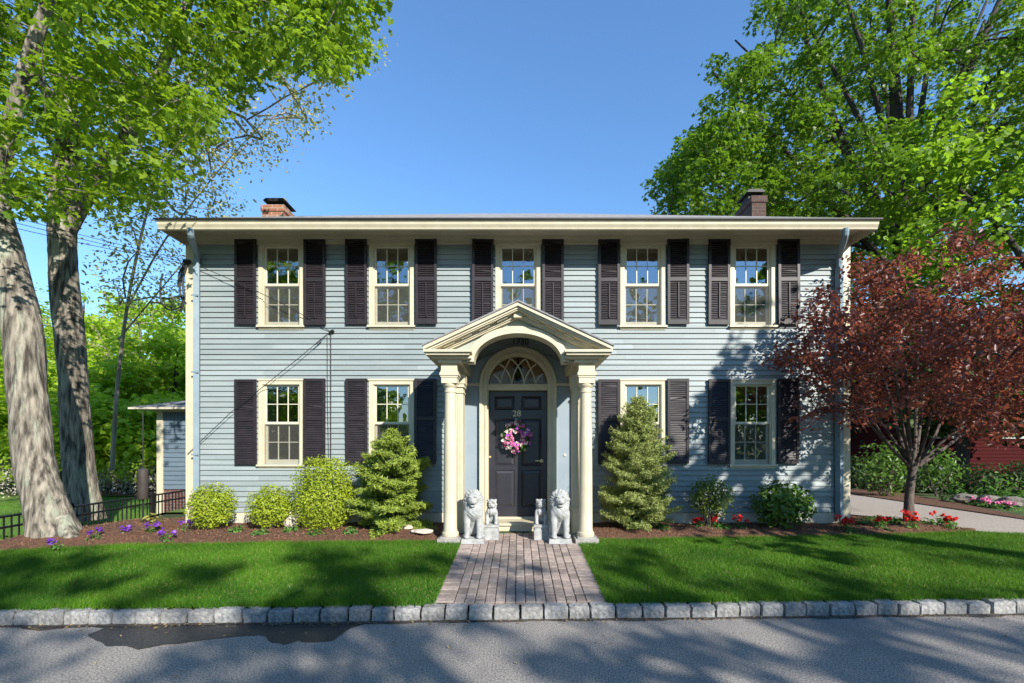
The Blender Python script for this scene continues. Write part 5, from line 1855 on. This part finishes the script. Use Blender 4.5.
for px, py, d, h, lab in ((955, 500, 10.9, .45, 'small green plant at the driveway edge'), (1003, 490, 10.2, .8, 'tall fresh green plant on the far bed'), (985, 492, 10.5, .6, 'fresh green plant behind the pink flowers'), (1022, 495, 9.9, .6, 'green plant at the right edge of the far bed')):
    herb(lab, px, py, d, .28, 110, M['herb'], .10, r_, hgt=h, group='green plants on the far driveway bed')
for px, py, lab in ((980, 505, 'pink flowers at the left of the far bed'), (995, 506, 'pink flowers in the middle of the far bed'), (1012, 508, 'pink flowers at the right of the far bed')):
    herb(lab, px, py, 9.9 - (px - 980) * .025, .2, 40, M['herb'], .06, r_, M['pink'], 5, 'pink_flower', 'pink flowers beyond the driveway', 'flower', .12)
sheet('mulch_bed', 9.0, 16, 30, lambda x: np.interp(x, [9.0, 9.3, 10.2, 10.6, 16], [8.0, 8.3, 11, 13, 13.5]), lambda x: 15.9, 12, M['mulch'], .03)
for i, (px, py, lab) in enumerate(((965, 500, 'low field stone at the left of the far bed'), (990, 499, 'wide field stone among the pink flowers'), (1012, 500, 'field stone at the right of the far bed'))):
    stone(lab, px, py, 10.4 - i * .3, .55, .22, M['rock'], 20 + i, 'field stones edging the far bed', .05)

# far treeline round the horizon
r_ = np.random.default_rng(88)
n = 60000
ang = r_.uniform(0, 2 * np.pi, n)
R = r_.uniform(48, 62, n)
hz = 7 + 3 * np.sin(ang * 5) + 1.8 * np.sin(ang * 13 + 1)
hz = np.where((np.sin(ang) < -.55) & (np.abs(np.cos(ang)) < .3), 4.5, hz)
pts = np.stack([R * np.cos(ang), R * np.sin(ang) + 5, r_.random(n) ** .8 * hz], 1)
tag(leaf_obj('far_woods', pts, r_.normal(size=(n, 3)) + np.array([0, 0, .6]), r_.uniform(.5, 1.1, n), M['maple2'], None, 'maple', r_), 'far wood closing the view beyond the gardens', 'woods', kind='stuff')

# street trees across the road plus one added at the right to dapple the wall: they stand outside the frame, shade the lawn and road and show in the panes
def below_sun_plane(p_, off=0.0):
    t = 7.84 - p_[:, 1]
    xw, zw = p_[:, 0] - .68 * t, p_[:, 2] - .68 * t
    return (p_[:, 2] < .3 + off + .68 * (6.3 - p_[:, 1])) | ((xw > 1.3) & (p_[:, 1] > -3) & (zw < np.interp(xw, [1.3, 2.5, 3.3, 4.0, 5.6], [.9, 1.7, 2.9, 4.3, 4.4])))  # trims unseen crowns so the facade stays lit, dappled only at its right
r_ = np.random.default_rng(101)
def outside(p_):
    return (p_[:, 1] < .2) | (np.abs(p_[:, 0]) > p_[:, 1] * 1.35 + 1.2)
street = [((9.5, -10.5, .05), (8.5, -10.0, 8.6), (5.8, 4.2, 3.6), 'tall leafy tree across the road, right of the camera', 3600, 150),
          ((17.5, -9.5, .05), (16.5, -9, 8.2), (5.2, 4.6, 3.8), 'tall leafy tree across the road, far right of the camera', 3500, 140),
          ((10.6, .9, .1), (8.0, 1.4, 6.1), (3.0, 1.5, 2.6), 'unseen roadside tree added to dapple the right wall, beyond the lawn edge', 1500, 80),
          ((-10.5, -8.5, .05), (-11, -8.5, 8.8), (6.0, 4.5, 6.5), 'tall leafy tree across the road, left of the camera', 17000, 130),
          ((2.0, -11.5, .05), (1.6, -11.5, 8.6), (4.4, 4.0, 3.6), 'leafy tree across the road behind the camera', 2400, 100)]
for b0, c, rr, lab, nlf, ncl in street:
    tr_ = [(*b0[:2], b0[2] - .1, .28), (b0[0], b0[1], c[2] * .4, .22), (c[0], c[1], c[2], .14), (c[0], c[1], c[2] + rr[2] * .6, .05)]
    if b0[0] > 0:
        kf = lambda p_: below_sun_plane(p_, -.3) & outside(p_) & (p_[:, 2] > 2.2)
    else:
        kf = lambda p_: (p_[:, 2] > 2.5)
    small = b0[0] > 0
    cw_ = fill(ncl, ellipsoid(c, rr, .1), kf, (.22, .5) if small else (.5, .9), r_, .4)
    make_tree('street_tree', lab, 'tree', b0, [tr_], cw_, M['bark2'], M['maple2'], nlf, .19, r_, 'maple', None, flat=.55, nside=8, tip=.010, leaf_keep=(lambda p_: below_sun_plane(p_) & outside(p_)) if b0[0] > 0 else None)

# ------------------------------------------------------------------ camera, light, sky
cam = bpy.data.cameras.new('camera')
co = bpy.data.objects.new('camera', cam)
C.objects.link(co)
co.location = (0, 0, CZ)
co.rotation_euler = (math.pi / 2, 0, 0)
cam.sensor_width = 36
cam.lens = 16
cam.shift_x = -(CX - 512) / 1024
cam.shift_y = (CY - 341.5) / 1024
cam.clip_end = 3000
cam.clip_start = .05
S.camera = co
d = Vector(SUN).normalized()
sl_ = bpy.data.lights.new('sun', 'SUN')
sl_.energy = 4.5
sl_.angle = math.radians(.55)
sl_.color = (1, .95, .86)
so_ = bpy.data.objects.new('sun', sl_)
C.objects.link(so_)
so_.rotation_euler = d.to_track_quat('Z', 'Y').to_euler()
w = bpy.data.worlds.new('World')
S.world = w
w.use_nodes = True
nt = w.node_tree
sky = nt.nodes.new('ShaderNodeTexSky')
sky.sky_type = 'NISHITA'
sky.sun_disc = False
sky.sun_elevation = math.asin(d.z)
sky.sun_rotation = math.atan2(d.x, d.y)
sky.altitude = 0
sky.air_density = 1.5
sky.dust_density = 0
sky.ozone_density = 9.0
bg = nt.nodes['Background']
bg.inputs[1].default_value = .125
nt.links.new(sky.outputs[0], bg.inputs[0])
S.view_settings.view_transform = 'Standard'
S.view_settings.look = 'None'
S.view_settings.exposure = 1.0
S.view_settings.gamma = 1
S.view_settings.use_curve_mapping = False
S.render.engine = 'CYCLES'
S.cycles.max_bounces = 6
S.cycles.transparent_max_bounces = 12
